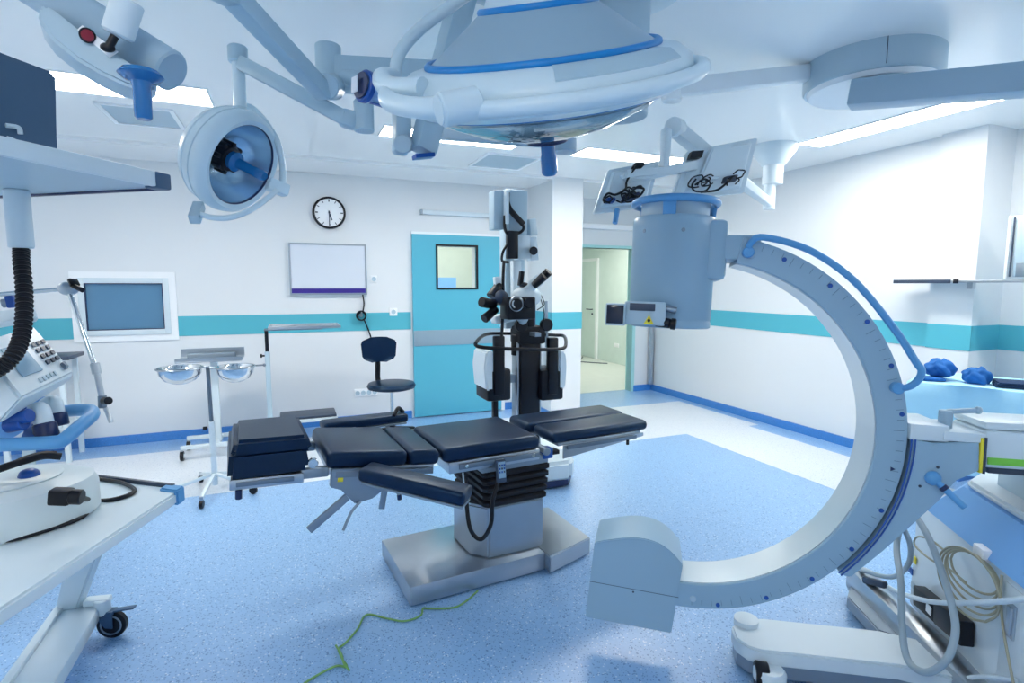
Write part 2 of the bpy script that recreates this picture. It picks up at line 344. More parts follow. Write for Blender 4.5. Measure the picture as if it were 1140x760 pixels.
# turquoise door
dr = struct(MB().b2((DX0, YB-.045, .012), (WX0, YB-.004, DZ1)).b2((WX1, YB-.045, .012), (DX1, YB-.004, DZ1)).b2((WX0, YB-.045, .012), (WX1, YB-.004, WZ0)).b2((WX0, YB-.045, WZ1), (WX1, YB-.004, DZ1)), 'door_1', 'teal_door')
f = .022
part(MB().frm(WX0, WX1, WZ0, WZ1, f, YB-.056, YB-.03), 'window_frame', 'black', dr)
part(MB().b2((WX0, YB-.028, WZ0), (WX1, YB-.022, WZ1)), 'pane', 'clear', dr)
part(MB().b2((DX0, YB-.053, .87), (DX1, YB-.045, 1.055), .003), 'bumper_strip', 'grey_strip', dr, None, 'grey bumper strip across the turquoise door')
struct(MB().b2((DX1, YB-.03, 0), (DX1+.05, YB, DZ1+.03)).b2((DX0, YB-.03, DZ1), (DX1, YB, DZ1+.03)), 'trim_11', 'white')
o = empty('door_rail', 'slim grey sliding rail on the wall above the turquoise door', 'door rail', (1.95, YB-.03, 2.43))
part(MB().b2((1.48, YB-.06, 2.415), (2.7, YB, 2.465), .006), 'track', 'plastic_white', o); part(MB().b2((1.47, YB-.062, 2.413), (1.49, YB, 2.467)), 'end_cap', 'gunmetal', o)
o = empty('door_rail', 'white sliding rail on the wall above the open doorway', 'door rail', (4.3, YD-.03, 2.42))
part(MB().b2((3.75, YD-.08, 2.38), (4.98, YD, 2.45), .006), 'track', 'white', o)
# corridor door
d2 = struct(MB().b2((6.08, 10.12, .01), (6.12, 11.1, 2.1)), 'door_2', 'corridor_wall')
part(MB().b2((6.07, 10.06, .0), (6.12, 10.12, 2.16)).b2((6.07, 10.12, 2.1), (6.12, 11.16, 2.16)).b2((6.07, 11.1, 0), (6.12, 11.16, 2.1)), 'door_frame', 'white', d2)
part(MB().cyl((6.08, 10.24, 1.07), (6.02, 10.24, 1.07), .012).bar((6.02, 10.23, 1.07), (6.02, 10.4, 1.07), .02, .02).cyl((6.08, 10.24, .97), (6.06, 10.24, .97), .025), 'door_handle', 'dark_grey', d2)
tag(MB().b2((6.105, 9.25, .34), (6.12, 9.42, .42), .003).build('wall_socket', 'white'), 'white wall socket on the corridor wall beyond the doorway', 'socket')
tag(MB().tube([(6.0, 10.5, .008), (5.8, 10.2, .008), (5.55, 9.9, .008), (5.75, 9.6, .008), (5.95, 9.4, .008)], .012, 8).build('floor_cable', 'dark_grey'), 'dark cable lying on the corridor floor below the far door', 'cable')
# pass-through window
X0, X1, Z0, Z1 = -1.795, -1.165, 1.16, 1.60
wn = struct(MB().frm(X0-.02, X1+.02, Z0-.02, Z1+.02, .1, YB-.022, YB-.0005), 'window_1', 'white')
part(MB().frm(X0-.008, X1+.008, Z0-.008, Z1+.008, .052, YB-.036, YB-.0225, .003), 'window_frame', 'plastic_white', wn)
part(MB().b2((X0-.02, YB-.012, Z0-.02), (X1+.02, YB-.004, Z1+.02)), 'pane', 'glass_blue', wn)
part(MB().frm(X0, X1, Z0, Z1, .0075, YB-.033, YB-.010), 'seal', 'navy', wn)

# ------------------------------------------------------------------ things on the rear wall
c = (.455, YB-.03, 2.38); ax = (0, -1, 0)
o = empty('wall_clock', 'round white wall clock with a black rim above the whiteboard', 'clock', (.455, YB, 2.38))
part(MB().lathe([(.15, -.03), (.172, -.03), (.176, -.01), (.172, .022), (.160, .026), (.155, .016), (.15, .012)], c, ax, 40), 'rim', 'black', o)
part(MB().lathe([(0, .011), (.153, .011), (.153, -.029), (0, -.029)], c, ax, 40), 'dial', 'white', o)
for k in range(12):
    a = k*PI/6; r0, r1 = (.118, .145)
    part(MB().bar((c[0]+r0*math.sin(a), c[1]-.0125, c[2]+r0*math.cos(a)), (c[0]+r1*math.sin(a), c[1]-.0125, c[2]+r1*math.cos(a)), .008 if k % 3 else .012, .002, (0, 1, 0)), 'hour_mark', 'dark_grey', o)
for nm, a, L, wd in (('hour_hand', math.radians(162), .085, .012), ('minute_hand', math.radians(181), .125, .009)):
    part(MB().bar((c[0]-.02*math.sin(a), c[1]-.016, c[2]-.02*math.cos(a)), (c[0]+L*math.sin(a), c[1]-.016, c[2]+L*math.cos(a)), wd, .003, (0, 1, 0)), nm, 'dark_grey', o)
part(MB().cyl((c[0], c[1]-.01, c[2]), (c[0], c[1]-.021, c[2]), .01), 'hub', 'dark_grey', o)
o = empty('light_box', 'white wall-mounted film viewer with a violet bottom strip', 'light box', (.43, YB, 1.77))
x0, x1, z0, z1 = .02, .84, 1.484, 2.05; f = .022
part(MB().b2((x0, YB-.05, z0), (x1, YB, z1), .006), 'casing', 'plastic_white', o)
part(MB().b2((x0+f, YB-.054, z0+.075), (x1-f, YB-.049, z1-f)), 'face', 'film_face', o)
part(MB().b2((x0+f, YB-.055, z0+.02), (x1-f, YB-.049, z0+.07)), 'bottom_strip', 'violet', o)
part(MB().frm(x0+f, x1-f, z0+.018, z1-f, f-.004, YB-.058, YB-.0505), 'frame', 'steel', o)
o = empty('cable_reel', 'coiled black cable hanging on the turquoise stripe above the chair', 'cable reel', (.77, YB-.03, 1.25))
part(MB().torus((.765, YB-.04, 1.245), .05, .009, ax).torus((.768, YB-.055, 1.24), .045, .009, ax).torus((.762, YB-.07, 1.247), .052, .008, ax), 'coil', 'black', o); part(MB().cyl((.765, YB, 1.25), (.765, YB-.03, 1.25), .02).cyl((.765, YB-.03, 1.25), (.765, YB-.08, 1.285), .008), 'hook', 'steel', o)
part(MB().tube([(.79, YB-.02, 1.483), (.80, YB-.03, 1.38), (.785, YB-.035, 1.29)], .008).tube([(.79, YB-.035, 1.21), (.82, YB-.03, 1.14), (.86, YB-.03, 1.02), (.90, YB-.03, .85)], .008), 'cable', 'black', o)
def plate(label, cat, x, z, w_, h_, n):
    o = empty('wall_socket', label, cat, (x, YB, z))
    part(MB().b2((x-w_/2, YB-.012, z-h_/2), (x+w_/2, YB, z+h_/2), .003), 'plate', 'white', o)
    for k in range(n):
        xx = x-w_/2+(k+.5)*w_/n
        part(MB().lathe([(.026, 0), (.026, .004), (.02, .003), (0, .0025)], (xx, YB-.012, z), ax, 20), 'outlet', 'plastic_grey', o)
plate('row of wall sockets low on the rear wall beside the chair', 'socket', .80, .35, .26, .09, 4)
plate('small white switch plate on the turquoise stripe beside the door', 'switch', 1.135, 1.28, .09, .09, 1)
plate('small white switch plate right of the light box', 'switch', .92, 1.66, .07, .08, 1)

# ------------------------------------------------------------------ C-arm
CA = -0.637; CO = (1.470, 1.700, 0.)
L0 = Matrix.Translation(Vector(CO)) @ Matrix.Rotation(CA, 4, 'Z')          # floor frame of the machine: x to its cart, y away
L1 = L0 @ Matrix.Translation((0, 0, 1.044)) @ Matrix.Rotation(-.0362, 4, 'X')  # frame of the C itself: origin at the centre of the C
ca = empty('c_arm', 'large grey mobile C-arm X-ray machine in the right foreground', 'x-ray machine', CO, CA)
def cp(mb, name, m, lab=None, L=L1, smooth=40): return part(mb, name, m, ca, L, lab, smooth)
W = .214; RI, RO = .655, .755
a0, a1 = math.radians(-93.5), math.radians(77)
up = (0, 1, 0)
def ring(prof, A0=a0, A1=a1, seg=72): # profile in (radius, y); arc in x-z plane
    m = MB(); bm = m.bm; R = []
    for i in range(seg+1):
        a = A0+(A1-A0)*i/seg
        R.append([bm.verts.new((r*math.cos(a), y, r*math.sin(a))) for r, y in prof])
    n = len(prof)
    for i in range(seg):
        for j in range(n): bm.faces.new((R[i][j], R[i][(j+1) % n], R[i+1][(j+1) % n], R[i+1][j]))
    bm.faces.new(R[0]); bm.faces.new(R[-1][::-1]); return m
b = .004
cp(ring([(RI+b, 0), (RO-.002, 0), (RO, .002), (RO, .03), (RO-.02, .034), (RO-.02, W-.034), (RO, W-.03), (RO, W-.002), (RO-.002, W), (RI+b, W), (RI, W-b), (RI, b)]), 'c_arc', 'carm')
cp(ring([(RI-.003, .012), (RI+.003, .012), (RI+.003, W-.012), (RI-.003, W-.012)]), 'inner_liner', 'carm_in', 'brushed inner face of the arc')
for q in [(0.315, -0, 0.651), (0.475, -0, 0.553), (0.603, -0, 0.422), (0.689, -0, 0.263), (0.732, -0, 0.086), (0.684, -0, -0.279), (0.593, -0, -0.438), (0.463, -0, -0.572), (0.304, -0, -0.671), (0.126, -0, -0.727)]:
    q = Vector(q); cp(MB().cyl((q.x, .002, q.z), (q.x, -.004, q.z), .0085, seg=14), 'scale_dot', 'blue_deep', 'dark blue scale dot')
tk = MB()
for k in range(54):
    a = math.radians(-88+3*k); l_ = .022 if k % 5 else .034
    tk.bar((( RO-.012)*math.cos(a), -.0008, (RO-.012)*math.sin(a)), ((RO-.012-l_)*math.cos(a), -.0008, (RO-.012-l_)*math.sin(a)), .0018, .002, (0, 1, 0))
o = cp(tk, 'scale_ticks', 'tick'); o['kind'] = 'stuff'
q = V(.745*math.cos(-.16), 0, .745*math.sin(-.16)); cp(MB().prism([(q.x-.03, -.001, q.z+.008), (q.x-.03, -.001, q.z-.008), (q.x-.014, -.001, q.z)], (0, -.002, 0)), 'pointer_mark', 'navy')
cp(MB().cyl((.197, .001, .668), (.197, -.004, .668), .013), 'end_cap', 'plastic_grey'); cp(MB().cyl((.03, .001, -.715), (.03, -.004, -.715), .013), 'end_cap', 'plastic_grey')
# long blue guard handle
HP = [(0.185, -0, 0.679), (0.191, -0.035, 0.713), (0.231, -0.05, 0.73), (0.384, -0.05, 0.682), (0.535, -0.05, 0.571), (0.671, -0.05, 0.402), (0.744, -0.05, 0.286), (0.765, -0.05, 0.252), (0.755, -0.045, 0.215), (0.732, -0.03, 0.19), (0.707, -0, 0.184)]
cp(MB().tube(HP, .0125, 12), 'guard_handle', 'blue_handle', 'long curved blue handle')
for i in (0, -1):
    p = Vector(HP[i]); cp(MB().cyl((p.x, .004, p.z), (p.x, -.03, p.z), .021), 'handle_foot', 'blue_handle')
# image intensifier
tl = math.radians(1.6); IX = L1 @ Matrix.Translation((-.088, W/2, .6)) @ Matrix.Rotation(tl, 4, 'Y')
def ii(mb, name, m, lab=None): return part(mb, name, m, ca, IX, lab)
ii(MB().lathe([(0, -.215), (.155, -.215), (.163, -.21), (.163, -.19), (.1605, -.187), (.1605, -.18), (.163, -.177), (.166, .19), (.166, .215), (.158, .228), (0, .23)], seg=48), 'image_intensifier', 'carm', 'big grey drum of the image intensifier')
ii(MB().lathe([(0, .228), (.135, .228), (.135, .285), (.125, .292), (0, .292)], seg=36), 'drum_neck', 'plastic_grey')
ii(MB().torus((0, 0, .288), .163, .015, seg=56, rs=12), 'ring_handle', 'blue_handle', 'blue ring handle on the drum')
for a in (-100, 15, 140): 
    a = math.radians(a); ii(MB().bar((.15*math.cos(a), .15*math.sin(a), .215), (.158*math.cos(a), .158*math.sin(a), .285), .05, .016, (math.cos(a), math.sin(a), 0), .004), 'handle_post', 'blue_handle')
for a, z in ((-135, .165), (-80, .165), (-25, .15)):
    a = math.radians(a); ii(MB().cyl((.162*math.cos(a), .162*math.sin(a), z), (.168*math.cos(a), .168*math.sin(a), z), .008, seg=12), 'bolt', 'gunmetal')
ii(MB().b2((.08, -.10, -.02), (.2, .10, .215), .02), 'mount_bracket', 'carm')
ii(MB().b2((.14, -.095, .06), (.32, .095, .155), .01), 'arc_joint', 'carm')
# aiming laser at the drum's foot
ii(MB().b2((-.175, -.215, -.205), (-.02, -.12, -.115), .006), 'laser_housing', 'plastic_grey')
ii(MB().b2((-.245, -.235, -.21), (-.17, -.14, -.125), .004), 'laser_head', 'plastic_grey'); ii(MB().b2((-.240, -.239, -.203), (-.176, -.233, -.132), .002), 'laser_window', 'screen', 'dark laser window')
ii(MB().b2((-.155, -.219, -.15), (-.06, -.213, -.122), .002), 'display', 'dark_grey'); 
ii(MB().prism([(-.10, -.2155, -.2), (-.062, -.2155, -.2), (-.081, -.2155, -.165)], (0, -.003, 0)), 'warning_sticker', 'yellow', 'yellow triangular laser warning sticker')
ii(MB().bar((-.081, -.2195, -.193), (-.081, -.2195, -.175), .004, .002, (0, 1, 0)).ell((-.081, -.2195, -.186), (.006, .0015, .006)), 'warning_symbol', 'black')
ii(MB().cyl((-.055, -.19, -.19), (.0, -.20, -.195), .019).cyl((.0, -.2, -.195), (.02, -.203, -.197), .022), 'knob', 'black'); ii(MB().cyl((-.03, -.19, -.135), (.02, -.195, -.145), .013), 'knob', 'gunmetal')
# X-ray tube block
poly = [(-0.403, -0, -0.854), (-0.051, -0, -0.869), (-0.014, -0, -0.573)]
PB = [Vector(p) for p in poly]; TLc = Vector((-0.371, -0, -0.522)); TRc = Vector((-0.014, -0, -0.573)); top = Vector((-0.209, -0, -0.487))
arc = spline([TRc, Vector((-0.068, -0, -0.52)), Vector((-0.13, -0, -0.489)), Vector((-0.209, -0, -0.483)), Vector((-0.304, -0, -0.502)), TLc], 4)
pl = [PB[0], PB[1]]+arc
cp(MB().prism([(p.x, -.012, p.z) for p in pl], (0, .25, 0), .004), 'tube_block', 'carm', 'D-shaped X-ray tube block at the lower end of the arc', smooth=30)
ml = (Vector((-0.391, -0, -0.693)), Vector((-0.027, -0, -0.712)))
cp(MB().bar((ml[0].x, -.0122, ml[0].z), (ml[1].x, -.0122, ml[1].z), .002, .0015, (0, 1, 0)), 'seam', 'dark_grey')
p = Vector((-0.207, -0, -0.714)); cp(MB().cyl((p.x, -.01, p.z), (p.x, -.014, p.z), .004, seg=10), 'screw', 'dark_grey')
# carriage that carries the C
aa = [math.radians(t) for t in range(-44, 1, 4)]; R2 = .768
pin = [(R2*math.cos(a), R2*math.sin(a)) for a in aa]
pout = [(0.754, 0.057), (0.829, -0.01), (0.969, 0.006), (0.977, -0.097), (0.908, -0.14), (0.857, -0.221), (0.798, -0.294), (0.689, -0.43), (0.589, -0.541)]
poly2 = [(x, 0, z) for x, z in pin]+[(x, 0, z) for x, z in pout[1:]]
cp(MB().prism([(x, -.018, z) for x, _, z in poly2], (0, W+.036, 0), .004), 'carriage', 'carm', 'grey carriage gripping the arc', smooth=30)
sl = [(R2+.004)*1. for _ in aa]
for r_ in (.760, .772):
    cp(MB().tube([(r_*math.cos(a), -.02, r_*math.sin(a)) for a in aa], .0028, 6, sub=2), 'scale_line', 'blue_deep', 'dark blue scale line')
cp(MB().b2((.757, -.014, -.005), (.88, W+.01, .055), .006).b2((.86, -.018, -.0), (.99, W+.018, .035), .006), 'carriage_top', 'plastic_white')
cp(MB().b2((.972, -.022, -.105), (.982, W+.02, .02), .001), 'yellow_edge', 'yellow'); cp(MB().b2((.982, -.024, -.107), (.990, W+.022, .022), .001), 'seal', 'dark_grey')
cp(MB().b2((.990, -.01, -.09), (1.75, W+.01, .045), .018).b2((.99, .0, .045), (1.75, W, .075), .012), 'horizontal_arm', 'plastic_white', 'white horizontal arm of the stand')
cp(MB().b2((1.0, -.013, -.075), (1.75, -.009, -.05), .001), 'green_stripe', 'green', 'green stripe on the arm')
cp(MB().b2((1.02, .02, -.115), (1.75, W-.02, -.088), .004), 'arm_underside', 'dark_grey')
k = Vector((0.897, -0, 0.066)); cp(MB().cyl((k.x, .06, .03), (k.x, .06, .10), .022).bar((k.x, .06, .094), (k.x+.09, .04, .108), .022, .018, bev=.006).ell((k.x+.09, .04, .108), (.014, .014, .014)), 'lever', 'boom', 'grey locking lever')
k = Vector((0.833, -0, -0.136)); cp(MB().ell((k.x, -.022, k.z), (.026, .022, .026)).cyl((k.x, -.025, k.z), (0.913, -0.07, -0.219), .0115), 'brake_lever', 'blue_handle', 'blue ball-ended brake lever'); kd = (V(*(0.913, -0.07, -0.219))-V(k.x, -.025, k.z)); cp(MB().cyl(V(k.x, -.025, k.z)+kd*.28, V(k.x, -.025, k.z)+kd*.40, .0145), 'lever_collar', 'navy')
for q in ((0.847, -0.02, -0.096), (0.795, -0.02, -0.17)): 
    q = Vector(q); cp(MB().cyl((q.x, -.016, q.z), (q.x, -.022, q.z), .005, seg=10), 'screw', 'dark_grey')
# cart
def ct(mb, name, m, lab=None, smooth=40): return part(mb, name, m, ca, L0, lab, smooth)
BX, BY0, BY1 = 1.05, -.55, .585
ct(MB().b2((BX, BY0, .10), (1.9, BY1, .64), .02), 'cart_body', 'plastic_white', 'white cart body with cables on its side')
HB = [(BX-.02, BY0, .62), (BX-.02, .46, .62), (BX+.16, BY1+.02, .62), (1.92, BY1+.02, .62), (1.92, BY0, .62)]
HT = [(BX+.05, BY0, .775), (BX+.05, .32, .775), (BX+.20, .50, .775), (1.90, .50, .775), (1.90, BY0, .775)]
hm = MB(); A_ = [hm.bm.verts.new(p) for p in HB]; B_ = [hm.bm.verts.new(p) for p in HT]; hm.bm.faces.new(A_); hm.bm.faces.new(B_)
for i in range(5): hm.bm.faces.new((A_[i], A_[(i+1) % 5], B_[(i+1) % 5], B_[i]))
ct(hm, 'cart_hood', 'blue_pale', 'pale blue sloping hood band of the cart', 20)
ct(MB().prism([(x+(.01 if x < 1.5 else 0), y, .774) for x, y, z in HT], (0, 0, .03), .012), 'cart_top', 'plastic_white')
ct(MB().b2((1.2, -.06, .79), (1.6, .30, .95), .012).b2((1.25, -.02, .9), (1.55, .26, .98)), 'lift_column', 'plastic_grey'); ct(MB().b2((1.19, -.075, .81), (1.3, -.055, .92), .006).b2((1.34, -.072, .82), (1.5, -.055, .92), .004), 'column_cover', 'blue_pale')
ct(MB().b2((BX-.006, -.52, .2), (BX+.001, -.09, .585), .003), 'service_panel', 'plastic_white'); ct(MB().b2((BX-.02, -.155, .42), (BX, -.13, .52), .005).b2((BX-.012, -.165, .41), (BX-.004, -.12, .53), .002), 'latch', 'steel')
# base: cross beam and front leg
ct(MB().bar((.90, .80, .095), (1.07, -.25, .095), .13, .15, bev=.045), 'cross_beam', 'steel', 'rounded steel cross beam of the base')
lp = [(.30, -.01), (.80, .03), (1.0, .0), (1.0, .22), (.80, .255), (.345, .225), (.26, .20), (.205, .13), (.21, .05), (.25, .005)]
ct(MB().prism([(x, y, .075) for x, y in lp], (0, 0, .065), .008), 'front_leg', 'plastic_white', 'flat white front leg of the base')
ct(MB().prism([(x*.985+.012, y*.9+.012, .02) for x, y in lp], (0, 0, .056)), 'leg_skirt', 'gunmetal')
ct(MB().prism([(.86, .74, .03), (.80, .60, .03), (.84, .34, .03), (.93, .30, .03), (.93, .76, .03)], (0, 0, .06), .006), 'rear_foot', 'gunmetal')
for x, y, nm in ((.30, -.03, 0), (.29, .20, 0), (.9, .72, 0), (1.06, -.2, 0), (1.8, .6, 0), (1.8, -.2, 0)):
    ct(MB().cyl((x-.025, y, .05), (x+.025, y, .05), .05, seg=24), 'wheel', 'black')
ct(MB().lathe([(0, .03), (.055, .03), (.062, .04), (.062, .07), (.05, .085), (0, .088)], (.33, -.03, 0), (0, 0, 1), 24), 'wheel_cover', 'plastic_white'); ct(MB().lathe([(0, .0), (.05, .0), (.05, .03), (.03, .036), (0, .036)], (.27, .17, .13), (0, 0, 1), 24), 'wheel_cap', 'plastic_white')
# cables and power bricks on the cart
def cable(name, pts, r, m, lab=None): ct(MB().tube(pts, r, 10), name, m, lab)
cable('thick_cable', [(0.93, 0.3275, 0.6511), (0.93, 0.1876, 0.601), (0.92, 0.0414, 0.5234), (0.9, -0.0895, 0.4502), (0.88, -0.1531, 0.3972), (0.85, -0.174, 0.3136), (0.82, -0.1199, 0.225), (0.8, -0.0329, 0.2041), (0.8, 0.0338, 0.2859), (0.83, 0.1405, 0.4125), (0.87, 0.2986, 0.4826), (0.9, 0.3625, 0.5526)], .0125, 'cable_grey', 'thick grey looped cable')
cable('thick_cable', [(0.92, 0.3794, 0.5555), (0.93, 0.327, 0.5002), (0.93, 0.3288, 0.4108), (0.92, 0.4521, 0.2856), (0.89, 0.7248, 0.1712)], .0105, 'cable_grey', 'thick grey looped cable')
cable('pale_hose', [(0.94, 0.559, 0.19), (0.95, 0.4194, 0.2315), (0.96, 0.1646, 0.342), (0.97, -0.1469, 0.5286), (0.98, -0.3716, 0.6805)], .010, 'plastic_white', 'pale hose running across the cart side')
ct(MB().bar((0.88, 0.6343, 0.1671), (0.93, 0.5246, 0.2079), .03, .03, bev=.006), 'hose_plug', 'dark_grey')
cable('low_hose', [(0.98, 0.034, 0.0904), (1, -0.0064, 0.1501), (1.02, -0.0944, 0.2266), (1.03, -0.2117, 0.3032)], .008, 'plastic_white')
cc = V(*(1.03, 0.025, 0.5507))
for k_ in range(5):
    R_ = .062+.008*k_; dy, dz = .006*math.sin(k_*2.1), -.012*k_
    cable('coiled_cable', [(cc.x-.004*k_-.03*math.cos(a)-.02, cc.y+dy+R_*math.cos(a)*1.5, cc.z+dz+R_*math.sin(a)*(1.05+.06*k_)) for a in [i*2*PI/12+k_ for i in range(13)]], .0042, 'cable_tan', 'tan cable coil hung on the cart')
cable('hanging_cable', [(1.03, -0.0943, 0.6048), (1.03, -0.1011, 0.5269), (1.03, -0.1239, 0.4425), (1.02, -0.1834, 0.3671), (1.02, -0.2404, 0.2661)], .0042, 'cable_tan')
cable('hanging_cable', [(1.02, 0.087, 0.4767), (1.02, 0.2152, 0.4665), (1.01, 0.3344, 0.4426), (1.01, 0.4729, 0.4398), (1.01, 0.4471, 0.4898), (1.01, 0.3252, 0.5267), (1.02, 0.2242, 0.5228)], .0042, 'cable_tan')
ct(MB().b2((1.015, cc.y-.035, cc.z+.05), (1.05, cc.y+.035, cc.z+.10), .008), 'cable_hook', 'white')
p0 = V(*(1.02, 0.4204, 0.2329)); p1 = V(*(1.02, 0.2242, 0.2613)); p2 = V(*(1.02, 0.0459, 0.2928))
ct(MB().bar(p0, p1, .05, .085, (0, 0, 1), .006), 'power_brick', 'black', 'black power brick'); ct(MB().bar(p1+V(-.01, 0, .01), p2, .05, .095, (0, 0, 1), .006), 'power_brick', 'black', 'black power brick')
q = p1+V(-.036, .03, -.0); ct(MB().box(q, (.003, .04, .035)), 'white_tag', 'white')
for px_, m_ in (((1.045, 0.5952, 0.3853), 'blue_deep'), ((1.045, 0.5508, 0.3369), 'yellow'), ((1.045, 0.5761, 0.271), 'blue_deep'), ((1.045, 0.5307, 0.2164), 'plastic_grey')):
    q = V(*px_); ct(MB().box(q, (.004, .05, .03), None, .001), 'warning_label', m_)

# ------------------------------------------------------------------ operating table (local: u to the foot end, v away, z up)
TR = math.radians(5.0); TO = (1.25, 2.90, 0.)
LT = Matrix.Translation(Vector(TO)) @ Matrix.Rotation(TR, 4, 'Z')
ot = empty('operating_table', 'black padded operating table on a stainless steel pedestal in the middle of the room', 'operating table', TO, TR)
def tp(mb, name, m, lab=None, par=None, smooth=40, X=None):
    return part(mb, name, m, par or ot, LT @ X if X is not None else LT, lab, smooth)
# pedestal
tp(MB().b2((-.775, -.285, .012), (.0, .285, .112), .006), 'base', 'steel', 'flat stainless steel floor base')
tp(MB().prism([(.0, -.335, .012), (.335, -.245, .012), (.345, .25, .012), (.0, .335, .012)], (0, 0, .098), .006), 'base_block', 'steel')
tp(MB().prism([(-.31, -.205, .112), (.03, -.215, .112), (.03, .215, .112), (-.31, .215, .112), (-.39, .12, .112), (-.39, -.10, .112)], (0, 0, .29), .012), 'column', 'steel', 'square stainless column')
bl = MB(); zz = .395
prof = []
for k in range(5):
    z_ = .40+.042*k; e_ = .012
    for dz, dd in ((0, -.004), (.012, .012), (.03, .012), (.042, -.004)):
        prof.append((z_+dz*1.0, dd+.012*k/4))
def bell(mb):
    bm = mb.bm; R = []
    for z_, d_ in prof:
        R.append([bm.verts.new((x_, y_, z_)) for x_, y_ in ((-.33-d_, -.19-d_), (-.31-d_, -.212-d_), (.025+d_, -.215-d_), (.035+d_, -.20-d_), (.035+d_, .20+d_), (.02+d_, .22+d_), (-.31-d_, .22+d_), (-.33-d_, .2+d_))])
    for A, B in zip(R, R[1:]):
        for i in range(8): bm.faces.new((A[i], A[(i+1) % 8], B[(i+1) % 8], B[i]))
    bm.faces.new(R[0]); bm.faces.new(R[-1]); return mb
tp(bell(bl), 'bellows', 'rubber', 'black rubber bellows', smooth=25)
tp(MB().b2((-.36, -.232, .605), (.05, .232, .66), .01), 'table_head', 'gunmetal')
for y in (-.36, .0):
    for x, s_ in ((-.70, 1), (-.70, -1), (.28, 1), (.28, -1)):
        if y == 0: tp(MB().cyl((x, s_*.2, 0), (x, s_*.2, .02), .03), 'foot', 'rubber')
# side frames and rails
def pad(u0, u1, v0, v1, z, th, bev=.028, X=None, name='pad', par=None):
    m = MB(); m.b2((u0, v0, z-th), (u1, v1, z), bev, 4)
    return tp(m, name, 'leather', None, par, 50, X)
def rail(u0, u1, v, z):
    return MB().b2((u0, v-.006, z-.014), (u1, v+.006, z+.014), .002)
# seat section
tp(MB().b2((-.55, -.25, .64), (-.02, .255, .70), .004), 'seat_frame', 'steel'); pad(-.585, -.02, -.262, .262, .777, .075, name='seat_pad')
tp(rail(-.50, -.03, -.262, .675), 'side_rail', 'steel_dark'); tp(rail(-.50, -.03, .268, .675), 'side_rail', 'steel_dark')
for u_ in (-.46, -.07): tp(MB().cyl((u_, -.25, .675), (u_, -.272, .675), .011, seg=12), 'rail_bolt', 'chrome')
# foot section: two leg plates
for v0, v1, u0, u1, s_ in ((-.238, .006, .075, .765, -1), (.016, .275, .05, .785, 1)):
    pad(u0, u1, v0, v1, .768, .062, name='leg_pad')
    tp(MB().b2((u0+.04, v0+.015, .688), (u1-.05, v1-.015, .706), .003), 'leg_plate', 'steel')
    vv = v0+.004 if s_ < 0 else v1-.004
    tp(MB().prism([(u0+.07, vv, .612), (u0+.07, vv, .690), (u1-.035, vv, .694), (u1-.035, vv, .672), (u0+.25, vv, .632)], (0, .008, 0), .002), 'leg_bracket', 'steel')
    tp(MB().b2((u0+.09, vv-.014, .668), (u1-.10, vv-.004, .690), .002), 'side_rail', 'steel_dark')
    tp(MB().cyl((u1-.16, vv-.002, .672), (u1-.16, vv-.002, .635), .009, seg=12), 'release_knob', 'black')
tp(MB().cyl((.03, -.25, .675), (.03, .27, .675), .022), 'hinge', 'gunmetal'); tp(MB().b2((.01, -.24, .63), (.075, -.18, .69), .008), 'hinge_block', 'blue_deep', 'blue hinge clamp'); tp(MB().b2((.07, -.22, .64), (.13, -.16, .665), .005), 'clamp', 'black')
# back section tilts up to the head
BT = Matrix.Translation((-.605, 0, .70)) @ Matrix.Rotation(math.radians(6.6), 4, 'Y')
pad(-.545, -.165, -.262, .262, .078, .078, X=BT, name='back_pad'); pad(-.158, -.0, -.262, .262, .078, .078, X=BT, name='lumbar_pad')
tp(MB().b2((-.53, -.235, -.03), (-.02, .235, .0), .004), 'back_frame', 'steel', X=BT)
for v_ in (-.255, .255): tp(MB().b2((-.50, v_-.006, -.04), (-.03, v_+.006, -.012), .002), 'side_rail', 'steel_dark', X=BT)
tp(MB().prism([(-.52, -.258, -.085), (-.52, -.258, -.0), (-.30, -.258, -.0), (-.17, -.258, -.03), (-.32, -.258, -.15), (-.40, -.258, -.17), (-.47, -.258, -.10)], (0, .03, 0), .004), 'joint_casting', 'gunmetal', X=BT)
tp(MB().bar((-.44, -.262, -.13), (-.60, -.275, -.27), .035, .02, (0, 1, 0), .004), 'clamp_post', 'gunmetal', X=BT); tp(MB().tube([(-.38, -.27, -.155), (-.42, -.28, -.20), (-.45, -.285, -.28)], .007), 'clamp_lever', 'gunmetal', X=BT)
tp(MB().b2((-.49, -.2605, -.06), (-.465, -.258, -.038), .001), 'yellow_sticker', 'yellow', X=BT)
tp(MB().bar((-.26, -.262, -.03), (-.275, -.265, -.20), .028, .012, (0, 1, 0), .002), 'clamp_post', 'gunmetal', X=BT); tp(MB().tube([(-.22, -.27, -.06), (-.22, -.275, -.10), (-.20, -.28, -.135)], .006), 'clamp_lever', 'gunmetal', X=BT); tp(MB().cyl((-.2, -.28, -.13), (-.195, -.28, -.155), .011), 'lever_knob', 'navy', X=BT)
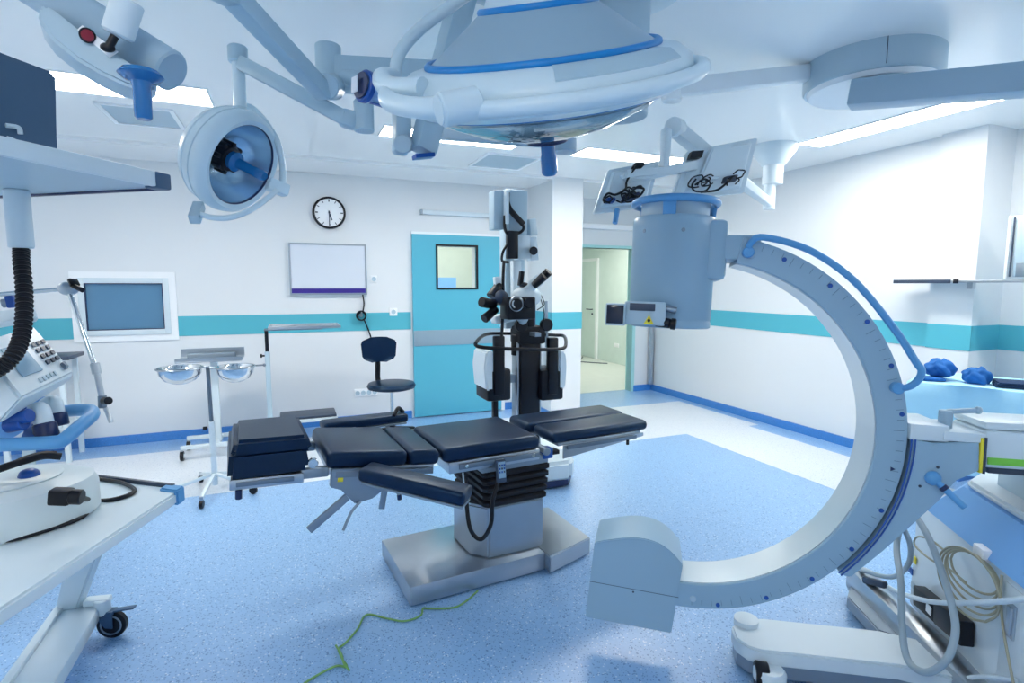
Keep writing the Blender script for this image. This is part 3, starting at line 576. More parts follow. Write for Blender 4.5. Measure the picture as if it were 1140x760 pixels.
# head section
HT_ = Matrix.Translation((-1.20, 0, .80)) @ Matrix.Rotation(math.radians(2.5), 4, 'Y')
m = MB(); m.hexa([(-.345, -.262, -.045), (-.01, -.262, -.03), (-.01, .262, -.03), (-.345, .262, -.045)], [(-.335, -.245, .075), (-.03, -.245, .08), (-.03, .25, .08), (-.335, .25, .075)], .02)
tp(m, 'head_pad', 'leather', 'lower head cushion', X=HT_)
m = MB(); m.hexa([(-.335, -.26, .05), (-.0, -.258, .055), (-.0, .262, .055), (-.33, .262, .05)], [(-.315, -.20, .115), (-.015, -.205, .118), (-.015, .235, .118), (-.31, .23, .112)], .018)
tp(m, 'head_cushion', 'leather', 'upper creased head cushion', X=HT_)
tp(MB().b2((-.335, -.255, -.085), (-.04, -.245, -.04), .004).b2((-.335, .245, -.085), (-.04, .255, -.04), .004).b2((-.33, -.24, -.062), (-.04, .24, -.044)), 'head_frame', 'steel', X=HT_)
tp(MB().b2((-.31, -.262, -.07), (-.08, -.255, -.05), .002), 'side_rail', 'steel_dark', X=HT_)
tp(MB().cyl((-.30, -.25, -.085), (-.30, -.25, -.125), .014), 'release_knob', 'navy', X=HT_)
tp(MB().b2((-.05, -.24, -.075), (.07, -.2, -.03), .006), 'hinge_arm', 'gunmetal', X=HT_); tp(MB().b2((-.05, .2, -.075), (.07, .24, -.03), .006), 'hinge_arm', 'gunmetal', X=HT_); tp(MB().cyl((.0, -.262, -.0), (.0, -.235, -.0), .022), 'hinge_knob', 'chrome', X=HT_)
# arm boards
fa0, fa1 = V(-.985, -.30, .745), V(-.605, -.635, .675)
def armboard(p0, p1, w_, th):
    d = (p1-p0); up_ = V(0, 0, 1); B = basis(d, (0, 0, 1))
    tp(MB().box((p0+p1)/2, (w_, th, d.length), B, .018, 3), 'arm_pad', 'leather', 'padded arm board')
    tp(MB().box((p0+p1)/2-V(0, 0, th/2+.008), (w_*.85, .012, d.length*.96), B, .003), 'arm_plate', 'gunmetal')
armboard(fa0, fa1, .125, .062)
tp(MB().bar(fa0+V(.02, .0, -.04), V(-.9, -.24, .70), .05, .03, bev=.004), 'arm_clamp', 'gunmetal')
armboard(V(-1.06, .47, .785), V(-.55, .53, .775), .13, .05); tp(MB().bar(V(-.9, .26, .74), V(-.9, .47, .755), .05, .03, bev=.004), 'arm_clamp', 'gunmetal')
tp(MB().tube([(-.64, .46, .80), (-.60, .50, .835), (-.56, .54, .80)], .012), 'arm_strap', 'black')
# hand control and hoses
tp(MB().box((-.275, -.285, .625), (.055, .02, .12), Matrix.Rotation(-.1, 3, 'X'), .006), 'hand_control', 'dark_grey'); tp(MB().box((-.275, -.297, .635), (.042, .004, .085), Matrix.Rotation(-.1, 3, 'X'), .001), 'control_keypad', 'lcd', 'pale keypad of the hand control')
for i in range(3):
    for j in range(4): tp(MB().box((-.288+.013*i, -.2995, .607+.018*j), (.008, .003, .010), Matrix.Rotation(-.1, 3, 'X')), 'key', 'dark_grey' if (i+j) % 3 == 0 else 'blue_deep')
tp(MB().b2((-.30, -.275, .66), (-.25, -.24, .685), .003), 'control_hook', 'steel')
tp(MB().tube([(-.29, -.285, .57), (-.33, -.30, .48), (-.345, -.31, .36), (-.40, -.31, .29), (-.45, -.29, .34), (-.455, -.25, .45), (-.44, -.2, .60)], .011), 'coiled_hose', 'black', 'black control cord')
tp(MB().tube([(-.455, -.2, .62), (-.46, -.24, .5), (-.45, -.27, .36)], .005), 'thin_cord', 'plastic_grey')
# earth cable on the floor
tag(MB().tube([(0.862, 2.57, 0.006), (0.783, 2.506, 0.006), (0.702, 2.472, 0.006), (0.589, 2.51, 0.006), (0.56, 2.522, 0.006), (0.534, 2.468, 0.006), (0.454, 2.455, 0.006), (0.378, 2.509, 0.006), (0.294, 2.574, 0.006), (0.24, 2.476, 0.006), (0.176, 2.392, 0.006), (0.147, 2.365, 0.006), (0.155, 2.284, 0.012), (0.169, 2.234, 0.006), (0.127, 2.256, 0.006), (0.048, 2.226, 0.006), (-0.028, 2.182, 0.006)], .0045, 8).tube([(0.137, 2.379, 0.016), (0.154, 2.306, 0.018), (0.159, 2.246, 0.016), (0.177, 2.207, 0.006)], .0045, 8).build('earth_cable', 'cable_green'), 'thin green-yellow earth cable lying on the blue floor', 'cable')

# ------------------------------------------------------------------ stool chair
sx, sy = .945, 5.55
ch = empty('work_chair', 'small black work chair standing by the wall left of the turquoise door', 'chair', (sx, sy, 0), 0)
part(MB().lathe([(0, .535), (.18, .535), (.235, .55), (.245, .575), (.23, .60), (.16, .612), (0, .606)], (sx, sy, 0), (0, 0, 1), 36), 'seat', 'leather', ch)
bk = MB(); bm = bk.bm; cols = 13; rows = 9; g = [[], []]
for s_ in (0, 1):
    for j in range(rows):
        r_ = []
        for i in range(cols):
            a = -1+2*i/(cols-1); b_ = -1+2*j/(rows-1)
            k_ = math.sqrt(max(0, 1-abs(b_)**3.5)); ww = .185*(1-.12*(1-b_)*.5)*(.45+.55*k_ if abs(b_) > .5 else 1.-.0*k_)
            x_ = a*ww; z_ = .815+.235/2+b_*.13
            y_ = -.0+.05*a*a*1.0 if True else 0
            r_.append(bm.verts.new((sx-.10+x_, sy+.16-y_+(.022 if s_ else -.022)*(1-a**4*.7)*(1-b_**4*.6), z_)))
        g[s_].append(r_)
for j in range(rows-1):
    for i in range(cols-1):
        bm.faces.new((g[0][j][i], g[0][j][i+1], g[0][j+1][i+1], g[0][j+1][i])); bm.faces.new((g[1][j][i], g[1][j+1][i], g[1][j+1][i+1], g[1][j][i+1]))
for j in range(rows-1):
    for i in (0, cols-1): bm.faces.new((g[0][j][i], g[0][j+1][i], g[1][j+1][i], g[1][j][i]))
for i in range(cols-1):
    for j in (0, rows-1): bm.faces.new((g[0][j][i], g[0][j][i+1], g[1][j][i+1], g[1][j][i]))
part(bk, 'backrest', 'leather', ch, smooth=60)
part(MB().tube([(sx-.02, sy+.02, .525), (sx-.07, sy+.14, .525), (sx-.10, sy+.22, .60), (sx-.10, sy+.22, .74), (sx-.10, sy+.185, .92)], .026, 10), 'back_support', 'black', ch)
part(MB().cyl((sx, sy, .20), (sx, sy, .54), .016), 'gas_lift', 'chrome', ch); part(MB().cyl((sx, sy, .09), (sx, sy, .24), .034, .026), 'hub', 'black', ch)
for k in range(5):
    a = 2*PI*k/5+.35; d_ = V(math.cos(a), math.sin(a), 0)
    part(MB().bar(V(sx, sy, .13)+d_*.02, V(sx, sy, .085)+d_*.26, .045, .03, bev=.008), 'leg', 'black', ch)
    part(MB().cyl(V(sx, sy, .028)+d_*.26+V(-d_.y, d_.x, 0)*.022, V(sx, sy, .028)+d_*.26-V(-d_.y, d_.x, 0)*.022, .028), 'caster', 'black', ch)

# ------------------------------------------------------------------ double basin stand
bx, by = -.575, 4.637
bs = empty('basin_stand', 'white wheeled stand carrying two shiny steel basins', 'basin stand', (bx, by, 0))
part(MB().cyl((bx, by, .06), (bx, by, .56), .022), 'lower_post', 'plastic_white', bs); part(MB().cyl((bx, by, .55), (bx-.005, by, .985), .014), 'upper_post', 'steel_dark', bs)
part(MB().cyl((bx-.03, by, .51), (bx-.06, by, .51), .014), 'clamp_knob', 'black', bs)
for k in range(5):
    a = -1.75+2*PI*k/5; d_ = V(math.cos(a), math.sin(a), 0)
    part(MB().bar(V(bx, by, .15), V(bx, by, .072)+d_*.31, .026, .022, bev=.004), 'leg', 'plastic_white', bs)
    q = V(bx, by, 0)+d_*.31; t_ = V(-d_.y, d_.x, 0)
    w_ = part(MB().cyl(q+V(0, 0, .03)-t_*.013, q+V(0, 0, .03)+t_*.013, .03), 'caster', 'black', bs)
    part(MB().cyl(q+V(0, 0, .045), q+V(0, 0, .085), .012), 'caster_stem', 'gunmetal', bs)
for nm, cx_, cz, R_ in (('left', -.762, .985, .148), ('right', -.395, .975, .135)):
    part(MB().lathe([(R_+.008, 0), (R_, .002), (R_*.93, -.05), (R_*.7, -.095), (R_*.35, -.118), (0, -.122), (0, -.119), (R_*.35, -.115), (R_*.69, -.092), (R_*.91, -.049), (R_*.985, .001), (R_+.006, .004)], (cx_, by, cz), (0, 0, 1), 40), 'basin', 'chrome', bs, None, 'polished steel basin')
    part(MB().torus((cx_, by, cz-.004), R_+.004, .006, (0, 0, 1), 40, 8), 'basin_ring', 'steel', bs); part(MB().cyl((bx, by, cz-.006), (cx_+(R_ if cx_ < bx else -R_), by, cz-.006), .008), 'ring_arm', 'steel', bs)
part(MB().cyl((-.395+.14, by, .972), (-.395+.20, by, .972), .006).ell((-.395+.205, by, .972), (.012, .012, .012)), 'side_peg', 'steel_dark', bs)

# ------------------------------------------------------------------ instrument trolley behind the basins
ix, iy = -.685, 5.75
it = empty('instrument_trolley', 'steel instrument trolley with a raised tray behind the basin stand', 'trolley', (ix, iy, 0))
part(MB().b2((ix-.27, iy-.17, .895), (ix+.27, iy+.17, .91), .004).b2((ix-.27, iy-.17, .91), (ix+.27, iy-.16, .935)).b2((ix-.27, iy+.16, .91), (ix+.27, iy+.17, .99)), 'tray', 'steel', it); part(MB().b2((ix-.2, iy+.02, .91), (ix+.2, iy+.10, .955), .006), 'instrument_box', 'gunmetal', it)
part(MB().b2((ix+.02-.03, iy-.02, .12), (ix+.02+.03, iy+.03, .895), .006), 'column', 'plastic_white', it)
part(MB().bar((ix-.27, iy-.15, .12), (ix+.33, iy-.15, .12), .04, .035, bev=.004).bar((ix-.27, iy+.2, .12), (ix+.33, iy+.2, .12), .04, .035, bev=.004).bar((ix+.02, iy-.15, .12), (ix+.02, iy+.2, .12), .05, .035), 'base_frame', 'plastic_white', it)
for x_, y_ in ((ix-.26, iy-.15), (ix+.31, iy-.15), (ix-.26, iy+.2), (ix+.31, iy+.2)):
    part(MB().cyl((x_-.015, y_, .045), (x_+.015, y_, .045), .045), 'caster', 'black', it); part(MB().cyl((x_-.019, y_, .045), (x_+.019, y_, .045), .022), 'caster_hub', 'plastic_white', it); part(MB().cyl((x_, y_, .07), (x_, y_, .11), .012), 'caster_stem', 'steel', it)
# ------------------------------------------------------------------ Mayo stand
mx, my = -.20, 5.60
ms = empty('mayo_stand', 'slim stand with an overhanging steel tray in front of the turquoise stripe', 'instrument stand', (mx, my, 0))
part(MB().b2((mx-.022, my-.022, .06), (mx+.022, my+.022, .97), .004), 'lower_post', 'plastic_grey', ms); part(MB().b2((mx-.016, my-.016, .95), (mx+.016, my+.016, 1.185), .003), 'upper_post', 'black', ms)
part(MB().b2((mx-.016, my-.018, 1.165), (mx+.5, my-.002, 1.183), .003).b2((mx-.016, my+.03, 1.165), (mx+.5, my+.046, 1.183), .003).b2((mx-.02, my-.018, 1.165), (mx, my+.046, 1.183), .003), 'tray_arm', 'gunmetal', ms)
part(MB().b2((mx+.02, my-.16, 1.185), (mx+.66, my+.22, 1.197), .005).b2((mx+.02, my-.16, 1.195), (mx+.66, my-.145, 1.212), .004).b2((mx+.02, my+.205, 1.195), (mx+.66, my+.22, 1.212), .004).b2((mx+.02, my-.145, 1.195), (mx+.035, my+.205, 1.212), .004).b2((mx+.645, my-.145, 1.195), (mx+.66, my+.205, 1.212), .004), 'tray', 'steel', ms)
part(MB().b2((mx-.1, my-.02, .04), (mx+.12, my+.02, .07), .004).b2((mx-.1, my-.25, .03), (mx-.06, my+.25, .065), .004), 'foot', 'plastic_grey', ms)
part(MB().cyl((mx-.045, my, .93), (mx-.02, my, .93), .008).cyl((mx-.06, my, .93), (mx-.045, my, .93), .018), 'clamp_knob', 'black', ms)
for y_ in (-.24, .24): part(MB().cyl((mx-.095, my+y_, .018), (mx-.065, my+y_, .018), .018), 'caster', 'black', ms)
part(MB().cyl((mx+.1, my-.015, .02), (mx+.1, my+.015, .02), .02), 'caster', 'black', ms)
# ------------------------------------------------------------------ step stool
tx, ty = .15, 5.95
st = empty('step_stool', 'low step stool with a dark grey tread against the rear wall', 'step stool', (tx, ty, 0))
part(MB().b2((tx-.27, ty-.16, .245), (tx+.27, ty+.16, .27), .006), 'tread', 'dark_grey', st); part(MB().b2((tx-.28, ty-.17, .21), (tx+.28, ty+.17, .243), .004), 'frame', 'plastic_white', st)
for x_ in (-.255, .255):
    for y_ in (-.145, .145): part(MB().cyl((tx+x_, ty+y_, 0), (tx+x_, ty+y_, .21), .016), 'leg', 'plastic_white', st)
# ------------------------------------------------------------------ white side frame far left
fx, fy = -1.93, 6.1
sf = empty('side_table', 'narrow white side table by the rear wall behind the machine at the left', 'table', (fx, fy, 0))
part(MB().b2((fx-.42, fy-.2, .93), (fx+.12, fy+.2, .965), .006), 'top', 'dark_grey', sf)
for x_ in (-.38, .05):
    for y_ in (-.17, .17): part(MB().b2((fx+x_-.02, fy+y_-.02, 0), (fx+x_+.02, fy+y_+.02, .93), .004), 'leg', 'plastic_white', sf)
part(MB().b2((fx-.4, fy-.18, .30), (fx+.07, fy+.18, .33), .004), 'shelf', 'plastic_white', sf)

# ------------------------------------------------------------------ operating microscope
QX, QY = 1.80, 4.02
mi = empty('operating_microscope', 'floor-standing black and white operating microscope beside the pillar', 'microscope', (QX, QY, 0))
YM = 4.02
def mp(mb, name, m, lab=None, smooth=40): return part(mb, name, m, mi, None, lab, smooth)
def P(t, dy=0.): return Vector(t)+Vector((0, dy, 0))
# base
mp(MB().prism([(QX-.28, QY-.32, .06), (QX+.22, QY-.34, .06), (QX+.32, QY-.2, .06), (QX+.32, QY+.30, .06), (QX+.18, QY+.38, .06), (QX-.28, QY+.36, .06), (QX-.36, QY+.2, .06), (QX-.36, QY-.2, .06)], (0, 0, .16), .03), 'base', 'plastic_white', 'white rounded base')
mp(MB().prism([(QX-.26, QY-.30, .02), (QX+.2, QY-.32, .02), (QX+.30, QY-.19, .02), (QX+.30, QY+.28, .02), (QX-.26, QY+.33, .02), (QX-.34, QY-.19, .02)], (0, 0, .045)), 'base_skirt', 'navy')
for x_, y_ in ((-.25, -.25), (.22, -.25), (-.25, .28), (.22, .28)): mp(MB().cyl((QX+x_-.02, QY+y_, .03), (QX+x_+.02, QY+y_, .03), .03), 'wheel', 'black')
c0 = P((1.776, 4.02, 0.697)); 
mp(MB().b2((c0.x-.085, QY-.09, .21), (c0.x+.085, QY+.09, 1.17), .015), 'column', 'black', 'black column'); mp(MB().b2((c0.x-.105, QY-.06, .21), (c0.x-.088, QY+.06, 1.15), .003).b2((c0.x+.088, QY-.06, .21), (c0.x+.105, QY+.06, 1.15), .003), 'column_trim', 'steel', 'bright metal edge of the column')
z_ = 1.22; mp(MB().b2((c0.x-.105, QY-.11, 1.13), (c0.x+.12, QY+.10, 1.27), .015), 'collar', 'rubber'); mp(MB().cyl((c0.x+.02, QY, 1.26), (c0.x+.02, QY, 1.48), .055), 'swivel_post', 'navy'); mp(MB().cyl((c0.x-.09, QY-.07, 1.28), (c0.x-.09, QY-.12, 1.28), .05).cyl((c0.x+.13, QY-.07, 1.28), (c0.x+.13, QY-.12, 1.28), .05), 'knob', 'black')
# ring rail around the column
pr_ = [(1.272, 3.8, 1.175), (1.293, 3.78, 1.143), (1.478, 3.78, 1.122), (1.775, 3.78, 1.102), (1.969, 3.78, 1.1), (2.045, 3.85, 1.125), (2.16, 4.1, 1.164), (2.125, 4.2, 1.165), (1.929, 4.2, 1.179), (1.642, 4.2, 1.196), (1.456, 4.1, 1.203)]
mp(MB().tube(pr_, .014, 8, True, 4), 'guide_rail', 'black', 'black ring rail')
mp(MB().bar((c0.x, QY-.22, 1.215), (c0.x, QY-.05, 1.215), .05, .03), 'rail_bracket', 'gunmetal')
# hanging drive units left and right
for s_, cs in ((-1, ((1.487, 4.02, 0.85))), (1, ((1.947, 4.02, 0.82)))):
    q = P(cs)
    mp(MB().b2((q.x-.10, QY-.14, q.z-.15), (q.x+.10, QY+.14, q.z+.10), .02), 'drive_box', 'black')
    mp(MB().prism([(q.x+s_*.05, QY-.15, q.z-.06), (q.x+s_*.11, QY-.15, q.z-.06), (q.x+s_*.125, QY-.15, q.z+.12), (q.x+s_*.11, QY-.15, q.z+.24), (q.x+s_*.05, QY-.15, q.z+.25)], (0, .3, 0), .012), 'drive_cover', 'plastic_white', 'white curved cover')
    mp(MB().b2((q.x-s_*.0-.045, QY-.16, q.z-.10), (q.x-s_*.0+.04, QY-.10, q.z+.36), .012), 'cable_duct', 'black')
    mp(MB().bar((q.x-s_*.06, QY, q.z), (c0.x+s_*.08, QY, q.z), .08, .06), 'drive_bracket', 'gunmetal')
q = P((1.501, 4.02, 0.609)); mp(MB().bar(q+V(0, 0, -.07), q+V(0, 0, .10), .04, .05, bev=.004), 'pedal_post', 'black')
# upper stand: white arms and head tower
mp(MB().cyl(P((1.695, 4.02, 1.202)), P((1.696, 4.02, 1.035)), .05, .05), 'post_collar', 'black')
mp(MB().bar(P((1.702, 4.15, 1.243)), P((1.701, 4.15, 2.351)), .17, .14, (0, 1, 0), .012), 'tower', 'plastic_grey', 'tall grey tower')
mp(MB().bar(P((1.52, 4.02, 2.02)), P((1.52, 4.02, 2.313)), .09, .12, (0, 1, 0), .006), 'monitor_unit', 'plastic_grey', 'grey flat unit at the top left'); mp(MB().bar(P((1.564, 3.98, 2.059)), P((1.564, 3.98, 2.31)), .022, .16, (0, 1, 0), .003), 'monitor_edge', 'plastic_white')
mp(MB().bar(P((1.678, 4.02, 1.984)), P((1.678, 4.02, 2.323)), .15, .12, (0, 1, 0), .006), 'top_unit', 'plastic_grey'); mp(MB().bar(P((1.818, 4.02, 1.989)), P((1.802, 4.02, 2.115)), .06, .1, (0, 1, 0), .004), 'side_unit', 'plastic_white')
mp(MB().bar(P((1.611, 3.93, 1.797)), P((1.611, 3.93, 2.009)), .085, .06, (0, 1, 0), .008), 'handset', 'black'); mp(MB().bar(P((1.716, 3.98, 1.794)), P((1.707, 3.98, 1.982)), .11, .1, (0, 1, 0), .008), 'control_unit', 'plastic_white')
mp(MB().tube([(1.585, 3.94, 2.298), (1.581, 3.93, 2.223), (1.614, 3.92, 2.149), (1.681, 3.92, 2.078), (1.704, 3.92, 2.032), (1.666, 3.92, 1.996), (1.577, 3.92, 1.986), (1.552, 3.93, 2.027), (1.555, 3.94, 2.122)], .012, 8), 'cable', 'black', 'thick black cable'); mp(MB().bar(P((1.581, 3.93, 2.176)), P((1.704, 3.92, 2.059)), .04, .03, (0, 1, 0), .006), 'cable_sleeve', 'black')
mp(MB().tube([(1.581, 3.93, 1.919), (1.537, 3.93, 1.85), (1.529, 3.93, 1.782), (1.585, 3.94, 1.77)], .010, 8).tube([(1.54, 3.92, 1.782), (1.525, 3.9, 1.645), (1.517, 3.88, 1.44), (1.498, 3.87, 1.132)], .012, 8), 'cable', 'black')
mp(MB().bar(P((1.687, 4.02, 1.397)), P((1.679, 4.02, 1.788)), .075, .07, (0, 1, 0), .01), 'white_arm', 'plastic_white', 'slim white arm')
# camera head, eyepieces, binoculars
mp(MB().cyl(P((1.802, 3.95, 1.864)), P((1.748, 3.83, 1.856)), .032), 'lens', 'black'); mp(MB().bar(P((1.809, 3.98, 1.789)), P((1.792, 3.98, 1.971)), .07, .09, (0, 1, 0), .008), 'camera_head', 'plastic_white')
h = P((1.707, 3.87, 1.507)); mp(MB().ell(h, (.12, .10, .085)), 'optics_head', 'plastic_white', 'white rounded optics head')
mp(MB().bar(P((1.675, 3.85, 1.542)), P((1.786, 3.78, 1.645)), .07, .08, (0, 1, 0), .012), 'binocular_tube', 'plastic_white'); mp(MB().cyl(P((1.771, 3.78, 1.625)), P((1.825, 3.72, 1.698)), .028, .034), 'eyepiece', 'black'); mp(MB().cyl(P((1.708, 3.74, 1.591)), P((1.768, 3.68, 1.664)), .028, .034), 'eyepiece', 'black')
mp(MB().ell(P((1.69, 3.85, 1.59)), (.06, .05, .025), Matrix.Rotation(.3, 3, 'Y')), 'rubber_cup', 'black'); mp(MB().bar(P((1.645, 3.85, 1.59)), P((1.66, 3.85, 1.7)), .03, .05, (0, 1, 0), .006), 'focus_lever', 'black')
mp(MB().b2(P((1.482, 3.7, 1.342)), P((1.71, 3.86, 1.508)), .012), 'front_optics', 'black', 'black front optics box'); mp(MB().cyl(P((1.561, 3.72, 1.465)), P((1.511, 3.6, 1.457)), .044).cyl(P((1.669, 3.75, 1.456)), P((1.625, 3.62, 1.468)), .040), 'objective', 'black'); mp(MB().torus(P((1.515, 3.61, 1.463)), .03, .006, (0, 1, 0), 24, 8).torus(P((1.549, 3.69, 1.46)), .05, .008, (0, 1, 0), 24, 8), 'objective_ring', 'steel')
mp(MB().cyl(P((1.433, 3.85, 1.449)), P((1.309, 3.78, 1.473)), .035, .038).cyl(P((1.429, 3.88, 1.503)), P((1.495, 3.9, 1.604)), .05, .03), 'assistant_eyepiece', 'black'); mp(MB().ell(P((1.488, 3.88, 1.502)), (.07, .08, .06)), 'assistant_head', 'dark_grey'); mp(MB().bar(P((1.481, 3.9, 1.59)), P((1.474, 3.9, 1.658)), .05, .05, (0, 1, 0), .006), 'assistant_cap', 'plastic_white')
mp(MB().cyl(P((1.443, 3.84, 1.416)), P((1.329, 3.78, 1.348)), .030, .034), 'assistant_eyepiece', 'black'); mp(MB().bar(P((1.455, 3.95, 1.328)), P((1.635, 3.95, 1.352)), .12, .07, (0, 0, 1), .02), 'white_housing', 'plastic_white')
mp(MB().bar(P((1.775, 3.95, 1.205)), P((1.766, 3.95, 1.42)), .05, .06, (0, 1, 0), .008), 'black_arm', 'black')
mp(MB().tube([(1.79, 3.85, 1.403), (1.847, 3.84, 1.451), (1.805, 3.85, 1.535), (1.852, 3.85, 1.367), (1.821, 3.88, 1.238), (1.783, 3.9, 1.209)], .004, 6), 'thin_cable', 'black')
mp(MB().bar(P((2.051, 4.2, 0.8)), P((2.037, 4.2, 1.46)), .02, .03, (0, 1, 0), .003), 'rear_post', 'gunmetal')
mp(MB().ell(P((1.69, 3.9, 1.367)), (.05, .05, .08)), 'lower_optics', 'plastic_grey')

# ------------------------------------------------------------------ big surgical lamp and its ceiling arms
bc = V(*(0.672, 1.419, 2.172))
vd = (V(0, 0, 1.6)-bc).normalized()                   # towards the viewer
vh = V(vd.x, vd.y, 0).normalized()
side = V(-vh.y, vh.x, 0)                               # image right of the lamp seen from the viewer is -side or side
ta = math.radians(26); axl = (V(0, 0, 1)*math.cos(ta)+vh*math.sin(ta)).normalized()
ro = math.radians(5)
rgt = V(0, 0, 1).cross(-vh).normalized()*-1
axl = (axl*math.cos(ro) - rgt*math.sin(ro)).normalized()
sl_ = empty('surgical_lamp', 'big dome-shaped surgical lamp with blue rings hanging at the top centre', 'surgical lamp', (bc.x, bc.y, bc.z-.25))
LB = Matrix.Translation(bc) @ basis(axl, vh).to_4x4()   # local: z = lamp axis (up), x/y in the rim plane
Bm = basis(axl, vh)
# direction to the viewer in the rim plane
fr = Bm.transposed() @ vh; FA = math.atan2(fr.y, fr.x)
def lp_(mb, name, m, lab=None, smooth=40): return part(mb, name, m, sl_, LB, lab, smooth)
lp_(MB().lathe([(.305, .052), (.36, .045), (.392, .02), (.40, -.01), (.388, -.04), (.355, -.055), (.30, -.06), (.30, -.052), (.35, -.046), (.30, .03)], seg=64), 'rim', 'lamp_white', 'white rim of the lamp')
lp_(MB().lathe([(.0, .20), (.08, .198), (.12, .19), (.148, .165), (.305, .055), (.30, .03), (.14, .15), (.0, .18)], seg=64), 'upper_shell', 'lamp_grey', 'grey conical upper shell')
lp_(MB().torus((0, 0, .055), .307, .011, seg=72, rs=10), 'blue_ring', 'blue_trim', 'wide blue ring'); lp_(MB().torus((0, 0, .163), .149, .010, seg=64, rs=10), 'blue_ring', 'blue_trim', 'upper blue ring')
lp_(MB().lathe([(0, .25), (.05, .248), (.10, .228), (.13, .195), (.142, .168), (.135, .162), (0, .18)], seg=48), 'cap', 'lamp_white', 'white top cap')
lp_(MB().lathe([(.345, -.05), (.30, -.085), (.20, -.13), (.08, -.165), (0, -.17), (0, -.167), (.08, -.161), (.20, -.125), (.30, -.08), (.34, -.048)], seg=56), 'glass_cover', 'clear', 'clear conical glass')
lp_(MB().torus((0, 0, -.052), .345, .007, seg=64, rs=8), 'lower_ring', 'blue_trim', 'thin blue ring under the rim')
lp_(MB().lathe([(.05, -.155), (.062, -.168), (.06, -.176), (0, -.178)], seg=24), 'handle_mount', 'navy'); lp_(MB().lathe([(0, -.16), (.02, -.16), (.021, -.21), (.024, -.22), (.024, -.265), (.018, -.272), (0, -.272)], seg=20), 'sterile_handle', 'blue_clear', 'translucent blue handle')
lp_(MB().lathe([(.0, .02), (.29, .02), (.25, -.03), (.14, -.06), (.05, -.08), (0, -.08), (0, -.07), (.14, -.05), (.24, -.022), (.28, .012), (0, .012)], seg=48), 'reflector', 'reflector')
# grip rail around the front
def ra(deg, R_, z=0.): a = FA+math.radians(deg); return V(R_*math.cos(a), R_*math.sin(a), z)
sgn = 1
tst = (LB @ ra(90, .4)); 
def inview(p): q = p-V(0, 0, 1.6); return q.dot(Rr)
if inview(LB @ ra(60, .4)) < inview(LB @ ra(-60, .4)): sgn = -1      # positive degrees = image right
lp_(MB().tube([ra(sgn*d_, .418, -.012) for d_ in range(-28, 92, 8)]+[ra(sgn*100, .40, -.012)], .019, 12, False, 3), 'grip_rail', 'lamp_white', 'white grip rail on the rim')
lp_(MB().tube([ra(sgn*-24, .43, -.0), ra(sgn*-40, .45, -.0), ra(sgn*-55, .455, .01), ra(sgn*-64, .43, .03)], .024, 12, False, 4), 'grip_end', 'lamp_white')
lp_(MB().tube([ra(sgn*-88, .41, .04), ra(sgn*-74, .43, .05), ra(sgn*-62, .43, .035), ra(sgn*-48, .39, .03)], .026, 12, False, 4), 'yoke_bracket', 'lamp_white')
q0, q1 = ra(sgn*-30, .40, .0), ra(sgn*-30, .475, .0); q0 = q0+ra(sgn*60, .05); lp_(MB().cyl(q0, q1, .036).cyl(q1, q1+(q1-q0).normalized()*.004, .031), 'pivot_knob', 'lamp_white', 'round pivot knob')
lp_(MB().b2((-.02, -.02, 0), (.02, .02, 0.001)), 'centre_plate', 'lamp_white') if False else None
ga, gb = sorted((FA+math.radians(sgn*2), FA+math.radians(sgn*56)))
xb = V(0, 1, 0)  # zero direction of the lathe: rotate so that the sector is centred where it should be
gm = MB(); gbm = gm.bm; prev_ = None
for i in range(25):
    a = ga+(gb-ga)*i/24; row = [gbm.verts.new((r_*math.cos(a), r_*math.sin(a), z_)) for r_, z_ in ((.322, .0475), (.322, .0525), (.360, .0485), (.386, .028), (.386, .02), (.36, .040))]
    if prev_:
        for j in range(6): gbm.faces.new((prev_[j], prev_[(j+1) % 6], row[(j+1) % 6], row[j]))
    else: gbm.faces.new(row)
    prev_ = row
gbm.faces.new(prev_[::-1])
lp_(gm, 'grip_shade_strip', 'arm_grey', 'darker grey strip on the rim, painted shade of a grip recess')  # darker grey on a raised strip imitates the shade of a grip recess
# yoke tube rising from the left of the lamp
sw = [(0.307, 1.588, 2.147), (0.303, 1.605, 2.188), (0.323, 1.626, 2.257), (0.385, 1.642, 2.337), (0.477, 1.658, 2.419), (0.573, 1.693, 2.505), (0.705, 1.761, 2.626), (0.886, 1.834, 2.773), (1.056, 1.884, 2.868)]
part(MB().tube(sw, .0175, 14, False, 5), 'yoke_tube', 'lamp_white', sl_, None, 'curved yoke tube'); part(MB().bar((0.276, 1.574, 2.103), (0.364, 1.54, 2.122), .05, .055, bev=.02), 'yoke_foot', 'lamp_white', sl_)
# camera module on the yoke
ka, kb = V(*(0.197, 1.498, 2.108)), V(*(0.317, 1.557, 2.1)); part(MB().cyl(ka, kb, .036, .034, 28), 'camera_module', 'module_silver', sl_, None, 'silver-blue camera module'); part(MB().cyl(ka, ka+(kb-ka)*.14, .0405, .0405, 28), 'camera_rim', 'blue_deep', sl_); dk = (ka-kb).normalized(); part(MB().cyl(ka+dk*.001, ka+dk*.006, .033, .033, 28), 'camera_face', 'navy', sl_); fb = basis(dk); part(MB().box(ka+dk*.007-Rr*.013, (.026, .040, .003), basis(dk, (0, 0, 1)), .001), 'camera_window', 'film_face', sl_); part(MB().cyl(ka+dk*.005+Rr*.015, ka+dk*.009+Rr*.015, .008, .008, 16), 'camera_lens', 'black', sl_)
part(MB().bar(V(*(0.218, 1.508, 2.076)), V(*(0.303, 1.537, 2.072)), .012, .012), 'camera_clip', 'blue_deep', sl_)
